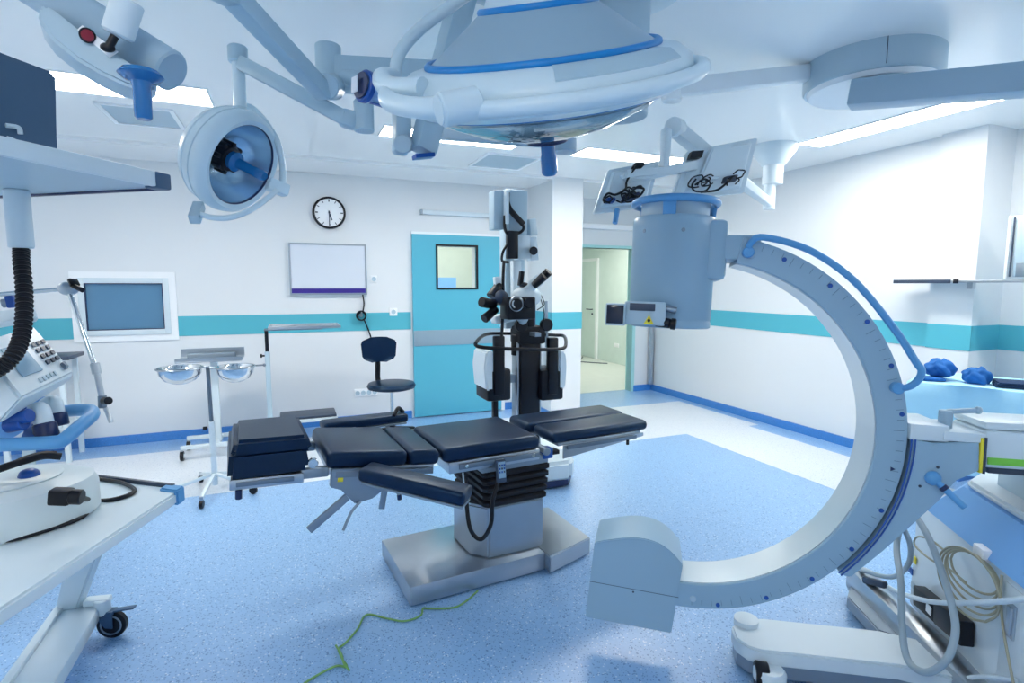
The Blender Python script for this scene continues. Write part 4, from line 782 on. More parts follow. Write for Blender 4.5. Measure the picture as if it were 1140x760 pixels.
# ceiling hub, extension arms
hx = V(*(1.319, 2.028, 2.694))
hub = empty('lamp_ceiling_mount', 'ceiling column and folding arms that carry the surgical lamps', 'lamp mount', (hx.x, hx.y, ZC))
def hp(mb, name, m, lab=None): return part(mb, name, m, hub, None, lab)
hp(MB().cyl((hx.x, hx.y, 2.30), (hx.x, hx.y, ZC), .115, .115, 40), 'column', 'plastic_grey', 'round ceiling column'); hp(MB().lathe([(0, -.0), (.26, 0), (.26, -.03), (.13, -.07), (0, -.07)], (hx.x, hx.y, ZC), (0, 0, 1), 40), 'ceiling_flange', 'plastic_white')
def arm(name, a, b_, w_, h_, m='arm_grey', lab=None): a, b_ = V(*a), V(*b_); return hp(MB().bar(a, b_, w_, h_, (0, 0, 1), min(w_, h_)*.18), name, m, lab)
e1 = V(*(0.166, 2.136, 2.356))
arm('extension_arm', (0.148, 2.143, 2.349), (hx.x, hx.y, 2.42), .09, .115, lab='long grey extension arm'); hp(MB().cyl(e1+V(0, 0, -.085), e1+V(0, 0, .09), .045), 'elbow', 'arm_grey'); 
jd = V(*(0.154, 2.034, 2.275)); hp(MB().cyl(V(*(0.146, 2.004, 2.261)), V(*(0.184, 2.146, 2.312)), .042, .042, 28), 'joint', 'arm_grey', 'round joint disc')
arm('extension_arm', (0.632, 2.651, 2.348), (1.057, 2.025, 2.201), .08, .105, 'boom', 'grey extension arm behind the big lamp'); q = V(*(1.057, 2.025, 2.201)); hp(MB().cyl(q+V(0, 0, -.07), q+V(0, 0, .25), .05, .05, 28), 'elbow', 'boom')
arm('spring_arm', (0.488, 2.083, 2.092), (0.692, 2.152, 2.77), .085, .09, lab='diagonal spring arm'); arm('spring_arm_cover', (0.467, 2.093, 2.099), (0.497, 2.087, 2.159), .07, .05, 'navy') if False else None
hp(MB().bar((0.418, 2.123, 2.095), (0.425, 2.139, 2.257), .06, .09, (0, 1, 0), .012), 'knuckle', 'arm_grey'); hp(MB().cyl(V(*(0.409, 2.053, 2.11)), V(*(0.444, 2.161, 2.139)), .034, .034, 24), 'joint', 'plastic_grey'); hp(MB().bar((0.448, 2.042, 2.064), (0.52, 2.047, 2.077), .05, .014), 'blue_stop', 'blue_deep', 'dark blue end stop')
hp(MB().bar((0.702, 2.183, 2.786), (hx.x, hx.y, 2.6), .09, .09, bev=.01), 'upper_arm', 'arm_grey'); hp(MB().cyl(q+V(0, 0, .2), (q.x, q.y, 2.52), .045), 'drop_tube', 'arm_grey'); hp(MB().bar((q.x, q.y, 2.5), (hx.x, hx.y, 2.5), .09, .1, bev=.01), 'extension_arm', 'boom')
# spring arm running up to the near lamp at the upper left
arm('spring_arm', (0.144, 2.035, 2.247), (-0.107, 1.706, 2.366), .055, .06, lab='spring arm running up to the left'); arm('spring_arm', (-0.107, 1.706, 2.366), (-0.27, 1.441, 2.309), .055, .06)
# small lamp arm
arm('lamp_arm', (-0.126, 2.294, 2.399), (0.214, 2.075, 2.183), .05, .052, lab='slim arm of the small round lamp'); hp(MB().cyl((0.245, 2.074, 2.186), (0.302, 2.09, 2.241), .04, .04) if False else MB().bar((0.194, 2.084, 2.19), (0.255, 2.08, 2.177), .058, .06, bev=.014), 'arm_elbow', 'arm_grey'); 
k0 = V(*(0.276, 2.073, 2.189)); hp(MB().cyl(k0+V(0, 0, -.045), k0+V(0, 0, .06), .036, .036, 24), 'arm_joint', 'arm_grey'); hp(MB().tube([k0+V(0, 0, .05), k0+V(-.0, 0, .12), V(*(0.185, 2.139, 2.347))], .03), 'arm_link', 'arm_grey')

# ------------------------------------------------------------------ small round lamp
lc = V(*(-0.147, 2.284, 2.04)); lv = (V(0, 0, 1.6)-lc).normalized()
lr = V(0, 0, 1).cross(-lv).normalized()*-1
if lr.dot(Rr) < 0: lr = -lr
la = (lv*.60+lr*.72+V(0, 0, -.34)).normalized()
so = empty('small_surgical_lamp', 'small round surgical lamp with a mirrored dish and blue handle at the upper left', 'surgical lamp', (lc.x, lc.y, lc.z))
LS = Matrix.Translation(lc) @ basis(la).to_4x4()
def sp_(mb, name, m, lab=None): return part(mb, name, m, so, LS, lab)
sp_(MB().lathe([(.150, .02), (.166, .026), (.182, .014), (.190, -.012), (.188, -.03), (.184, -.032), (.184, -.036), (.188, -.038), (.182, -.066), (.178, -.068), (.178, -.072), (.181, -.075), (.165, -.105), (.12, -.13), (.06, -.145), (0, -.15), (0, -.14), (.12, -.12), (.15, -.09), (.152, -.0)], seg=56), 'housing', 'lamp_white', 'white rounded housing')
sp_(MB().lathe([(.151, .012), (.135, -.05), (.10, -.095), (.05, -.118), (0, -.122), (0, -.126), (.05, -.122), (.103, -.1), (.138, -.05), (.153, .008)], seg=56), 'reflector', 'reflector', 'mirrored dish'); sp_(MB().torus((0, 0, .014), .151, .005, seg=56, rs=8), 'inner_ring', 'navy')
sp_(MB().lathe([(0, -.12), (.05, -.11), (.052, -.05), (.045, -.035), (.03, -.03), (0, -.03)], seg=12), 'bulb_shroud', 'black', 'black ribbed bulb shroud')
for k in range(8):
    a = k*PI/4; sp_(MB().box((.05*math.cos(a), .05*math.sin(a), -.065), (.022, .016, .05), Matrix.Rotation(a, 3, 'Z'), .004), 'cooling_fin', 'black')
sp_(MB().lathe([(0, -.03), (.034, -.03), (.036, -.012), (.02, .0), (.017, .06), (.02, .11), (.015, .117), (0, .117)], seg=20), 'sterile_handle', 'blue_clear', 'translucent blue handle')
# yoke
uu_ = V(0, 0, 1)
y0 = V(*(-0.008, 2.237, 1.945)); y1 = V(*(-0.245, 2.194, 1.853))
part(MB().tube([(-0.139, 2.361, 2.276), (-0.085, 2.358, 2.252), (-0.022, 2.333, 2.16), (-0.001, 2.291, 2.06), (-0.001, 2.248, 1.97)], .012, 10), 'yoke', 'lamp_white', so); part(MB().bar((-0.052, 2.214, 1.964), (0.014, 2.239, 1.944), .05, .045, bev=.008), 'yoke_joint', 'lamp_white', so)
part(MB().tube([(-0.023, 2.199, 1.939), (-0.059, 2.155, 1.898), (-0.116, 2.119, 1.85), (-0.175, 2.119, 1.826), (-0.229, 2.141, 1.826), (-0.271, 2.182, 1.841)], .0095, 10), 'grip_bow', 'lamp_white', so); part(MB().bar((-0.276, 2.231, 1.878), (-0.286, 2.163, 1.817), .036, .036, bev=.006), 'grip_foot', 'plastic_grey', so)
k1 = V(*(-0.135, 2.31, 2.416)); part(MB().cyl(k1+V(0, 0, -.17), k1+V(0, 0, .02), .022), 'hanger', 'lamp_white', so); part(MB().cyl(k1+V(0, 0, -.012), k1+V(0, 0, .045), .034, .034, 24), 'hanger_cap', 'arm_grey', so)

# ------------------------------------------------------------------ near lamp head cut by the top left corner
nl = empty('near_lamp_head', 'grey lamp head with a red button and blue handle in the top left corner', 'surgical lamp', tuple((-0.288, 1.254, 2.036)))
def np_(mb, name, m, lab=None): return part(mb, name, m, nl, None, lab)
pth = [(44,8), (44,22), (70,52), (95,72), (120,85), (140,93), (165,98), (176,96), (176,88), (160,76), (130,58), (95,36), (62,14), (50,6)]
fp = [(-0.401, 1.309, 2.108), (-0.405, 1.307, 2.082), (-0.382, 1.294, 2.046), (-0.342, 1.273, 2.01), (-0.302, 1.254, 1.984), (-0.263, 1.236, 1.964), (-0.227, 1.22, 1.954), (-0.204, 1.211, 1.958), (-0.208, 1.214, 1.974), (-0.244, 1.232, 2), (-0.288, 1.254, 2.031), (-0.34, 1.279, 2.069), (-0.377, 1.298, 2.102), (-0.392, 1.305, 2.111)]
nv = V(*(-0.303, 1.26, 2.036)); bkv = (V(nv.x, nv.y, 0)).normalized()*.09
np_(MB().prism(fp, bkv, .006), 'housing', 'plastic_grey', 'curved white housing'); np_(MB().cyl((-0.454, 1.427, 2.195), (-0.194, 1.301, 2.018), .040, .040, 28), 'grip_tube', 'boom', 'thick grey grip tube')
np_(MB().cyl((-0.247, 1.235, 2.113), (-0.271, 1.249, 2.053), .026, .026, 28), 'cylinder_knob', 'plastic_white'); np_(MB().cyl((-0.271, 1.232, 2.046), (-0.282, 1.234, 2.026), .007), 'lever', 'black'); np_(MB().ell(V(*(-0.284, 1.235, 2.025)), (.012, .008, .008)), 'lever_tip', 'black')
cpn = V(*(-0.32, 1.263, 2.051)); d_ = (V(0, 0, 1.6)-cpn).normalized(); np_(MB().cyl(cpn, cpn+d_*.008, .013, .013, 20), 'button_ring', 'black'); np_(MB().cyl(cpn+d_*.006, cpn+d_*.012, .010, .010, 20), 'red_button', 'red', 'dark red button'); np_(MB().hexa([(-0.338, 1.275, 2.063), (-0.329, 1.273, 2.071), (-0.27, 1.243, 2.022), (-0.285, 1.248, 2.012)], [(-0.34, 1.283, 2.066), (-0.331, 1.28, 2.074), (-0.271, 1.25, 2.025), (-0.287, 1.256, 2.015)]), 'button_plate', 'white')
hh = V(*(-0.228, 1.195, 1.971)); np_(MB().lathe([(0, .01), (.03, .008), (.036, 0), (.03, -.006), (.017, -.012), (.0145, -.02), (.014, -.072), (.011, -.076), (0, -.076)], hh, (0, 0, 1), 28), 'sterile_handle', 'blue_clear', 'blue translucent handle with a round flange')
arm2 = np_(MB().bar((-0.454, 1.427, 2.195), (-0.27, 1.441, 2.309), .05, .05, bev=.006), 'mounting_arm', 'arm_grey')

# ------------------------------------------------------------------ ceiling boom at the right
dc = V(3.04, 2.17, 0)
bm_ = empty('ceiling_boom', 'round white ceiling mount with a long grey boom arm at the upper right', 'ceiling boom', (dc.x, dc.y, ZC))
part(MB().lathe([(0, .005), (.335, .005), (.335, -.13), (.325, -.142), (0, -.142)], (dc.x, dc.y, ZC), (0, 0, 1), 64), 'mount_drum', 'plastic_grey', bm_); part(MB().lathe([(0, -.14), (.315, -.14), (.30, -.165), (0, -.168)], (dc.x, dc.y, ZC), (0, 0, 1), 64), 'mount_plate', 'white', bm_); a_ = math.radians(-100); part(MB().bar((dc.x+.336*math.cos(2.75+1.2), dc.y+.336*math.sin(2.75+1.2), ZC), (dc.x+.336*math.cos(3.95), dc.y+.336*math.sin(3.95), ZC-.13), .003, .003), 'cover_seam', 'dark_grey', bm_)
part(MB().bar((2.773, 2.082, 2.589), (3.098, 1.462, 2.509), .14, .13, bev=.012), 'boom_arm', 'boom', bm_, None, 'long grey boom arm'); b0 = V(*(2.921, 2.007, 2.648)); part(MB().cyl((b0.x, b0.y, ZC-.22), (b0.x, b0.y, ZC-.15), .09, .09, 36), 'boom_bearing', 'plastic_grey', bm_)
part(MB().bar((3.098, 1.462, 2.509), (3.259, 1.207, 2.475), .14, .13, bev=.012), 'boom_arm', 'boom', bm_)
part(MB().bar((1.938, 2.452, 2.633), (2.827, 2.323, 2.796), .075, .085, bev=.01), 'pale_arm', 'pale_arm', bm_, None, 'pale arm running left from the mount'); q = V(*(1.92, 2.459, 2.633)); part(MB().cyl(q+V(0, 0, -.07), q+V(0, 0, .08), .05, .05, 24), 'arm_elbow', 'pale_arm', bm_)

# ------------------------------------------------------------------ ceiling column with the twin monitors
mc = V(4.11, 3.80, 0)
mc = V(*(4.052, 3.741, 2.83)); mc.z = 0
tm = empty('monitor_mount', 'white cone-shaped ceiling column beside the long ceiling light', 'ceiling mount', (mc.x, mc.y, ZC))
part(MB().lathe([(0, 0), (.19, 0), (.185, -.05), (.10, -.17), (.075, -.18), (0, -.18)], (mc.x, mc.y, ZC), (0, 0, 1), 40), 'cone_cover', 'plastic_white', tm); part(MB().cyl((mc.x, mc.y, ZC-.34), (mc.x, mc.y, ZC-.17), .085, .085, 32), 'bearing', 'plastic_white', tm); part(MB().cyl((mc.x-.03, mc.y, ZC-.56), (mc.x-.03, mc.y, ZC-.33), .05, .05, 28), 'drop_tube', 'plastic_white', tm)
dm = 2.9
el = V(*(1.93, 2.432, 2.425)); part(MB().bar((1.929, 2.431, 2.42), (2.296, 2.504, 2.28), .075, .08, bev=.02), 'spring_arm', 'plastic_white', tm); part(MB().bar((2.296, 2.504, 2.28), (mc.x-.03, mc.y, ZC-.50), .07, .07, bev=.015), 'spring_arm', 'plastic_white', tm); part(MB().cyl(el+V(-.03, -.012, .0), el+V(.03, .012, .0), .05, .05, 24), 'elbow', 'plastic_white', tm)
part(MB().bar((1.872, 2.432, 2.415), (1.85, 2.415, 2.185), .045, .05, (0, 1, 0), .012), 'hanger', 'plastic_white', tm); part(MB().bar((1.624, 2.481, 2.139), (2.009, 2.354, 2.223), .05, .05, bev=.01), 'cross_bar', 'plastic_white', tm)
def monitor(label, c4, thick, hand):
    """c4: corners seen from the back, bl br tr tl"""
    o = empty('monitor', label, 'monitor', tuple((V(*c4[0])+V(*c4[2]))/2), 0, 'twin monitors on the ceiling arm')
    a, b_, c_, d_ = [V(*x) for x in c4]; n_ = (b_-a).cross(d_-a).normalized()
    if n_.dot(V(0, 0, 1.6)-a) < 0: n_ = -n_          # faces the viewer (back side)
    part(MB().hexa([a, b_, c_, d_], [x-n_*.032 for x in (a, b_, c_, d_)], .006), 'casing', 'plastic_white', o)
    mid = (a+b_+c_+d_)/4
    sh = lambda x, f: mid+(x-mid)*f
    part(MB().hexa([sh(x, .90)-n_*.030 for x in (a, b_, c_, d_)], [sh(x, .90)-n_*.0345 for x in (a, b_, c_, d_)]), 'screen', 'screen', o)
    part(MB().hexa([sh(x, .86) for x in (a, b_, c_, d_)], [sh(x, .74)+n_*.022 for x in (a, b_, c_, d_)], .004), 'back_cover', 'plastic_white', o)
    ux = (b_-a); uy = (d_-a)
    at = lambda x, y, h: a+ux*x+uy*y+n_*h
    return o, at, n_
o, at, n_ = monitor('right one of the twin monitors, its back turned to the viewer', ((1.871, 2.369, 2.041), (2.317, 2.323, 2.099), (2.429, 2.355, 2.406), (1.986, 2.394, 2.303)), .03, 0)
part(MB().hexa([at(.22, .3, .02), at(.5, .3, .02), at(.52, .98, .02), at(.25, .98, .02)], [at(.22, .3, .06), at(.5, .3, .06), at(.52, .98, .06), at(.25, .98, .06)], .008), 'bracket_cover', 'plastic_white', o)
part(MB().tube([at(.2, .35, .03), at(.15, .2, .05), at(.22, .08, .05), at(.35, .06, .06), at(.38, .2, .06), at(.28, .3, .06), at(.18, .2, .06)], .005, 8).tube([at(.3, .05, .05), at(.5, .05, .05), at(.6, .15, .05), at(.68, .3, .05)], .006, 8), 'cables', 'black', o, None, 'tangled black cables'); part(MB().hexa([at(.58, .2, .02), at(.78, .22, .02), at(.78, .36, .02), at(.58, .34, .02)], [at(.6, .2, .045), at(.76, .22, .045), at(.76, .36, .045), at(.6, .34, .045)], .004), 'connector_block', 'dark_grey', o); part(MB().hexa([at(.0, .78, .02), at(.16, .78, .02), at(.16, .92, .02), at(.0, .92, .02)], [at(.0, .78, .05), at(.16, .78, .05), at(.16, .92, .05), at(.0, .92, .05)]), 'junction', 'black', o)
tg = MB(); rg = random.Random(9)
for k in range(6):
    cx_, cy_ = (.18+.2*rg.random() if k < 4 else .62+.14*rg.random()), .16+.2*rg.random(); r_ = .05+.06*rg.random(); ph_ = 6*rg.random()
    tg.tube([at(cx_+r_*math.cos(ph_+i*.8), cy_+r_*1.2*math.sin(ph_+i*.8), .05+.006*k+.012*(i % 2)) for i in range(7)], .004, 6, False, 4)
q_ = part(tg, 'cable_tangle', 'black', o); q_['kind'] = 'stuff'
o, at, n_ = monitor('left one of the twin monitors, with blue and black cables on its back', ((1.471, 2.481, 1.966), (1.77, 2.429, 2.011), (1.861, 2.463, 2.26), (1.57, 2.51, 2.195)), .03, 0)
part(MB().hexa([at(.3, .62, .02), at(1.0, .6, .02), at(1.0, .84, .02), at(.3, .86, .02)], [at(.3, .62, .06), at(1.0, .6, .06), at(1.0, .84, .06), at(.3, .86, .06)], .01), 'bracket_cover', 'plastic_white', o)
part(MB().tube([at(.45, .9, .06), at(.38, .6, .05), at(.4, .4, .05), at(.25, .3, .05), at(.1, .35, .05), at(.06, .2, .05), at(.2, .12, .05)], .006, 8).tube([at(.4, .4, .05), at(.55, .25, .055), at(.7, .2, .05), at(.75, .35, .05), at(.6, .4, .05), at(.5, .25, .06)], .006, 8), 'cables', 'black', o, None, 'tangled black cables'); part(MB().hexa([at(.1, .14, .025), at(.28, .12, .025), at(.28, .24, .025), at(.1, .26, .025)], [at(.1, .14, .055), at(.28, .12, .055), at(.28, .24, .055), at(.1, .26, .055)], .006), 'blue_plug', 'blue_deep', o); part(MB().hexa([at(.4, .1, .02), at(.72, .1, .02), at(.74, .34, .02), at(.42, .34, .02)], [at(.44, .14, .05), at(.7, .14, .05), at(.7, .3, .05), at(.46, .3, .05)], .006), 'connector_block', 'navy', o); part(MB().hexa([at(.4, .92, .02), at(.6, .9, .02), at(.58, .98, .02), at(.42, 1.0, .02)], [at(.4, .92, .065), at(.6, .9, .065), at(.58, .98, .065), at(.42, 1.0, .065)]), 'strap', 'black', o)
tg = MB(); rg = random.Random(5)
for k in range(7):
    cx_, cy_ = .12+.55*rg.random(), .12+.28*rg.random(); r_ = .05+.07*rg.random(); ph_ = 6*rg.random()
    tg.tube([at(cx_+r_*math.cos(ph_+i*.8), cy_+r_*1.1*math.sin(ph_+i*.8), .035+.01*k*.6+.012*(i % 2)) for i in range(7)], .0045, 6, False, 4)
q_ = part(tg, 'cable_tangle', 'black', o); q_['kind'] = 'stuff'
part(MB().cyl(at(.42, .02, .0), at(.46, -.32, .0), .014), 'handle', 'blue_handle', o, None, 'blue handle')

# ------------------------------------------------------------------ draped table at the right
da = math.radians(-65.0); DO = V(*(4.032, 2.425, 0.93)); DO.z = 0
dt = empty('draped_table', 'table draped in pale blue cloth by the right wall', 'table', (DO.x, DO.y, 0), da)
LD = Matrix.Translation(DO) @ Matrix.Rotation(da, 4, 'Z')      # x along the front edge to the viewer's right, y to the wall
TL_, TD_ = 1.5, .62
part(MB().b2((.03, .03, .86), (TL_-.03, TD_-.03, .915), .004), 'tabletop', 'steel', dt, LD)
for x_ in (.06, TL_-.06):
    for y_ in (.06, TD_-.06): part(MB().cyl((x_, y_, 0), (x_, y_, .86), .02), 'leg', 'steel', dt, LD)
dr_ = MB(); bm = dr_.bm; n = 96
def edge(i, k):
    per = 2*(TL_+TD_); s_ = (i % n)/n*per
    if s_ < TL_: p_ = V(s_, 0, 0); nn = V(0, -1, 0)
    elif s_ < TL_+TD_: p_ = V(TL_, s_-TL_, 0); nn = V(1, 0, 0)
    elif s_ < 2*TL_+TD_: p_ = V(TL_-(s_-TL_-TD_), TD_, 0); nn = V(0, 1, 0)
    else: p_ = V(0, TD_-(s_-2*TL_-TD_), 0); nn = V(-1, 0, 0)
    cor = min((V(x_, y_, 0)-p_).length for x_ in (0, TL_) for y_ in (0, TD_))
    nc = (p_-V(TL_/2, TD_/2, 0)); nc = V(nc.x*.6, nc.y, 0).normalized()
    wv = .02*math.sin(s_*14+k*.3)+.012*math.sin(s_*37+1.3+.2*k)
    fl = .10*math.exp(-(cor/.11)**2)
    return p_ + nn*(wv*min(1, k/3)+.012) + nc*fl*min(1, k/4)
R = []
for k in range(9):
    z_ = .932 if k == 0 else .932-.008-(k-1)*.085
    R.append([])
    for i in range(n):
        q = edge(i, k); R[-1].append(bm.verts.new((q.x, q.y, z_+.01*math.sin(i*.9)*(k > 7))))
for A, B in zip(R, R[1:]):
    for i in range(n): bm.faces.new((A[i], A[(i+1) % n], B[(i+1) % n], B[i]))
tp_ = bm.verts.new((TL_/2, TD_/2, .934))
for i in range(n): bm.faces.new((R[0][i], R[0][(i+1) % n], tp_))
part(dr_, 'drape', 'drape', dt, LD, 'pale blue hanging cloth', 60)
def bundle(label, c, r, seed, m, lob=5):
    rnd = random.Random(seed); mb = MB(); bm = bmesh.new(); bmesh.ops.create_icosphere(bm, subdivisions=4, radius=1)
    ph = [rnd.uniform(0, 6) for _ in range(6)]
    for v in bm.verts:
        x_, y_, z_ = v.co; k_ = 1+.13*math.sin(lob*math.atan2(y_, x_)+ph[0]+3*z_)+.09*math.sin(7*x_+ph[1])*math.cos(6*z_+ph[2])+.06*math.sin(11*y_+ph[3]+5*z_)
        v.co = V(x_*k_*r[0], y_*k_*r[1], max(z_*k_, -.75)*r[2]+.75*r[2])
    mb.merge(bm, Matrix.Translation(V(*c)))
    return tag(mb.build('cloth_bundle', m, None, LD, 60), label, 'cloth bundle', 'blue cloths on the draped table')
bundle('large crumpled blue cloth bundle on the draped table', (.13, .20, .958), (.085, .10, .068), 3, 'cloth_blue')
bundle('small crumpled blue cloth bundle right of the large one', (.335, .16, .934), (.075, .075, .062), 8, 'cloth_blue', 4)
mb = MB(); mb.box((.09, .11, .947), (.15, .13, .022), Matrix.Rotation(.3, 3, 'Z'), .01, 3)
tag(mb.build('folded_cloth', 'cloth_blue', None, LD), 'flat light blue cloth under the large bundle', 'cloth')
fc = MB()
for k in range(3): fc.box((.53+.004*k, .16-.003*k, .942+.012*k), (.22, .2, .011), Matrix.Rotation(.12+.05*k, 3, 'Z'), .004)
tag(fc.build('folded_cloth', 'cloth_navy', None, LD), 'dark navy folded cloth at the right of the draped table', 'cloth')
# ------------------------------------------------------------------ wall shelf and device at the right
ws = empty('wall_shelf', 'thin grey wall shelf high above the draped table', 'shelf', (5.1, 2.4, 1.62))
part(MB().b2((4.90, 1.7, 1.618), (5.04, 3.16, 1.640), .003), 'shelf_board', 'steel', ws); part(MB().b2((4.892, 2.72, 1.614), (4.90, 3.165, 1.644), .002), 'edge_strip', 'dark_grey', ws); part(MB().b2((4.89, 2.665, 1.612), (4.9, 2.70, 1.646), .002), 'edge_clip', 'black', ws)
part(MB().b2((5.0, 1.75, 1.56), (5.42, 1.79, 1.618)), 'bracket', 'steel', ws); part(MB().b2((5.0, 2.62, 1.57), (5.041, 2.66, 1.618)), 'bracket', 'steel', ws)
wd = empty('wall_device', 'white boxy device with a grey control strip on the wall shelf at the right edge', 'device', (5.0, 2.2, 1.64))
part(MB().b2((4.92, 1.85, 1.641), (5.04, 2.385, 2.10), .008), 'case', 'plastic_white', wd); part(MB().b2((4.912, 1.9, 1.66), (4.92, 2.33, 2.07), .004), 'front_panel', 'plastic_grey', wd); part(MB().b2((4.906, 1.9, 1.66), (4.914, 2.31, 1.76), .002), 'control_strip', 'gunmetal', wd); part(MB().b2((4.902, 2.2, 1.69), (4.908, 2.25, 1.735), .002), 'black_button', 'black', wd); part(MB().b2((4.905, 2.362, 1.65), (4.92, 2.38, 2.10), .002), 'edge_strip', 'white', wd); part(MB().b2((4.905, 2.34, 1.66), (4.915, 2.348, 2.09)), 'edge_line', 'dark_grey', wd)

# ------------------------------------------------------------------ left: hanging equipment shelf with a monitor
z_ = 1.86
c1, c2 = V(*(-0.325, 1.972, 1.9)), V(*(-0.378, 2.279, 1.9))
dn = V(-.548, -.836, 0); df = V(-.868, .497, 0)
p_c = (c1+c2)/2; p_a = V(*(-0.342, 2.03, 1.9)); p_b = p_a+V(.0, .0, 0)
n_dir = (V(*(-0.608, 1.665, 1.9))-p_a).normalized(); f_dir = (V(*(-0.959, 2.59, 1.9))-p_a).normalized()
f_dir = V(n_dir.y, -n_dir.x, 0) if V(n_dir.y, -n_dir.x, 0).dot(f_dir) > 0 else V(-n_dir.y, n_dir.x, 0)
es = empty('equipment_shelf', 'grey hanging equipment shelf at the left edge seen from below', 'shelf', (p_a.x, p_a.y, 1.9))
Q = [p_a, p_a+n_dir*.75, p_a+n_dir*.75+f_dir*1.3, p_a+f_dir*1.3]
part(MB().prism(Q, (0, 0, .035), .004), 'shelf_board', 'plastic_grey', es)
part(MB().bar(Q[0]+V(0, 0, .02)+n_dir*.04, Q[1]+V(0, 0, .02), .018, .045, bev=.003), 'front_rail', 'plastic_white', es); part(MB().bar(Q[0]+V(0, 0, .004)+f_dir*.03, Q[3]+V(0, 0, .004), .014, .022, bev=.002), 'edge_strip', 'navy', es); part(MB().box(Q[0]+V(0, 0, .018)+n_dir*.015+f_dir*.012, (.05, .05, .055), basis(n_dir), .006), 'corner_cap', 'mon_dark', es)
pc = p_a+n_dir*.55+f_dir*.95; part(MB().cyl((pc.x, pc.y, 1.93), (pc.x, pc.y, ZC), .06, .06, 28), 'suspension_column', 'plastic_grey', es)
pt = V(*(-0.791, 2.254, 1.847)); pb = V(*(-0.793, 2.24, 1.715)); part(MB().cyl((pt.x, pt.y, pb.z), (pt.x, pt.y, 1.9), .034, .034, 28), 'hose_socket', 'plastic_white', es, None, 'white hose socket tube')
hs = [V(pt.x, pt.y, pb.z+.01), V(*(-0.787, 2.233, 1.675)), V(*(-0.769, 2.183, 1.589)), V(*(-0.754, 2.124, 1.506)), V(*(-0.749, 2.071, 1.433)), V(*(-0.76, 2.025, 1.38)), V(*(-0.805, 2.018, 1.343)), V(*(-0.891, 2.029, 1.321))]
hb = MB(); hb.tube(hs, .019, 10, False, 8)
part(hb, 'corrugated_hose', 'rubber', es, None, 'black corrugated hose'); sp = spline(hs, 12)
rib = MB()
for i in range(3, len(sp)-1, 1): 
    if i % 2 == 0: rib.torus(sp[i], .019, .0042, (sp[i+1]-sp[i]), 14, 6)
o = part(rib, 'hose_rib', 'black', es); o['kind'] = 'stuff'
# monitor on the shelf (back half visible)
vm = empty('shelf_monitor', 'dark blue-grey monitor standing on the hanging shelf at the left edge', 'monitor', tuple(p_a+n_dir*.3+f_dir*.45+V(0, 0, .036)))
vm.location.z = 1.936
m4 = [(-0.882, 2.094, 2.022), (-0.7, 2.345, 2.019), (-0.705, 2.383, 2.34), (-0.871, 2.121, 2.301)]
m4 = [V(*x) for x in m4]; dz_ = 1.937-m4[1].z
b0_, b1_ = V(m4[0].x, m4[0].y, 1.937), V(m4[1].x, m4[1].y, 1.937); t1_ = V(m4[2].x, m4[2].y, m4[2].z+dz_*.3); t0_ = V(m4[3].x, m4[3].y, t1_.z)
dep = V(-(b1_-b0_).y, (b1_-b0_).x, 0).normalized()*.10
part(MB().hexa([b0_, b1_, t1_, t0_], [x+dep for x in (b0_, b1_, t1_, t0_)], .008), 'casing', 'mon_dark', vm)
nf = -dep.normalized(); fa = lambda u, v_, h: b0_+(b1_-b0_)*u+(t0_-b0_)*v_+nf*h
part(MB().hexa([fa(.05, .08, .001), fa(.95, .08, .001), fa(.95, .94, .001), fa(.05, .94, .001)], [fa(.05, .08, .004), fa(.95, .08, .004), fa(.95, .94, .004), fa(.05, .94, .004)]), 'back_panel', 'mon_dark', vm)
part(MB().tube([fa(.45, .3, .012), fa(.52, .28, .02), fa(.55, .22, .02), fa(.5, .17, .02), fa(.44, .2, .012)], .006).tube([fa(.45, .4, .01), fa(.54, .4, .02), fa(.56, .35, .02)], .007), 'plug_cable', 'plastic_white', vm)

# ------------------------------------------------------------------ left: anaesthesia machine
am = empty('anaesthesia_machine', 'white anaesthesia machine with keypad panel and blue rail at the left edge', 'anaesthesia machine', (-1.8, 3.2, 0))
ja = [V(*(-1.015, 2.476, 1.556)), V(*(-0.744, 2.477, 1.584)), V(*(-0.661, 2.409, 1.286)), V(*(-0.644, 2.39, 1.174)), V(*(-0.617, 2.369, 1.095))]
def ap(mb, name, m, lab=None): return part(mb, name, m, am, None, lab)
TRc_, BRc_, BLc_ = V(*(-0.844, 2.449, 1.453)), V(*(-0.681, 2.267, 1.301)), V(*(-0.726, 2.021, 1.271)); TLc_ = TRc_+(BLc_-BRc_)*1.12; BLc_ = BRc_+(BLc_-BRc_)*1.12
nrm = (BRc_-TRc_).cross(BLc_-BRc_).normalized()
if nrm.z < 0: nrm = -nrm
dwn = V(-.25, .02, -.18)
ap(MB().hexa([TRc_, BRc_, BLc_, TLc_], [TRc_+V(-.25, -.02, -.16), BRc_+V(-.02, -.004, -.035), BLc_+V(-.06, 0, -.075), TLc_+V(-.25, -.02, -.2)], .008), 'control_panel', 'plastic_white', 'sloping control panel')
fp_ = lambda u, v_, h=0.: TRc_+(TLc_-TRc_)*u+(BRc_-TRc_)*v_+(TLc_-TRc_)*0+nrm*h      # u: towards the viewer, v: down the slope
ap(MB().hexa([fp_(.45, .25, .0), fp_(.45, .76, .0), fp_(.78, .74, .0), fp_(.78, .22, .0)], [fp_(.45, .25, .004), fp_(.45, .76, .004), fp_(.78, .74, .004), fp_(.78, .22, .004)]), 'display', 'lcd', 'blue-grey display')
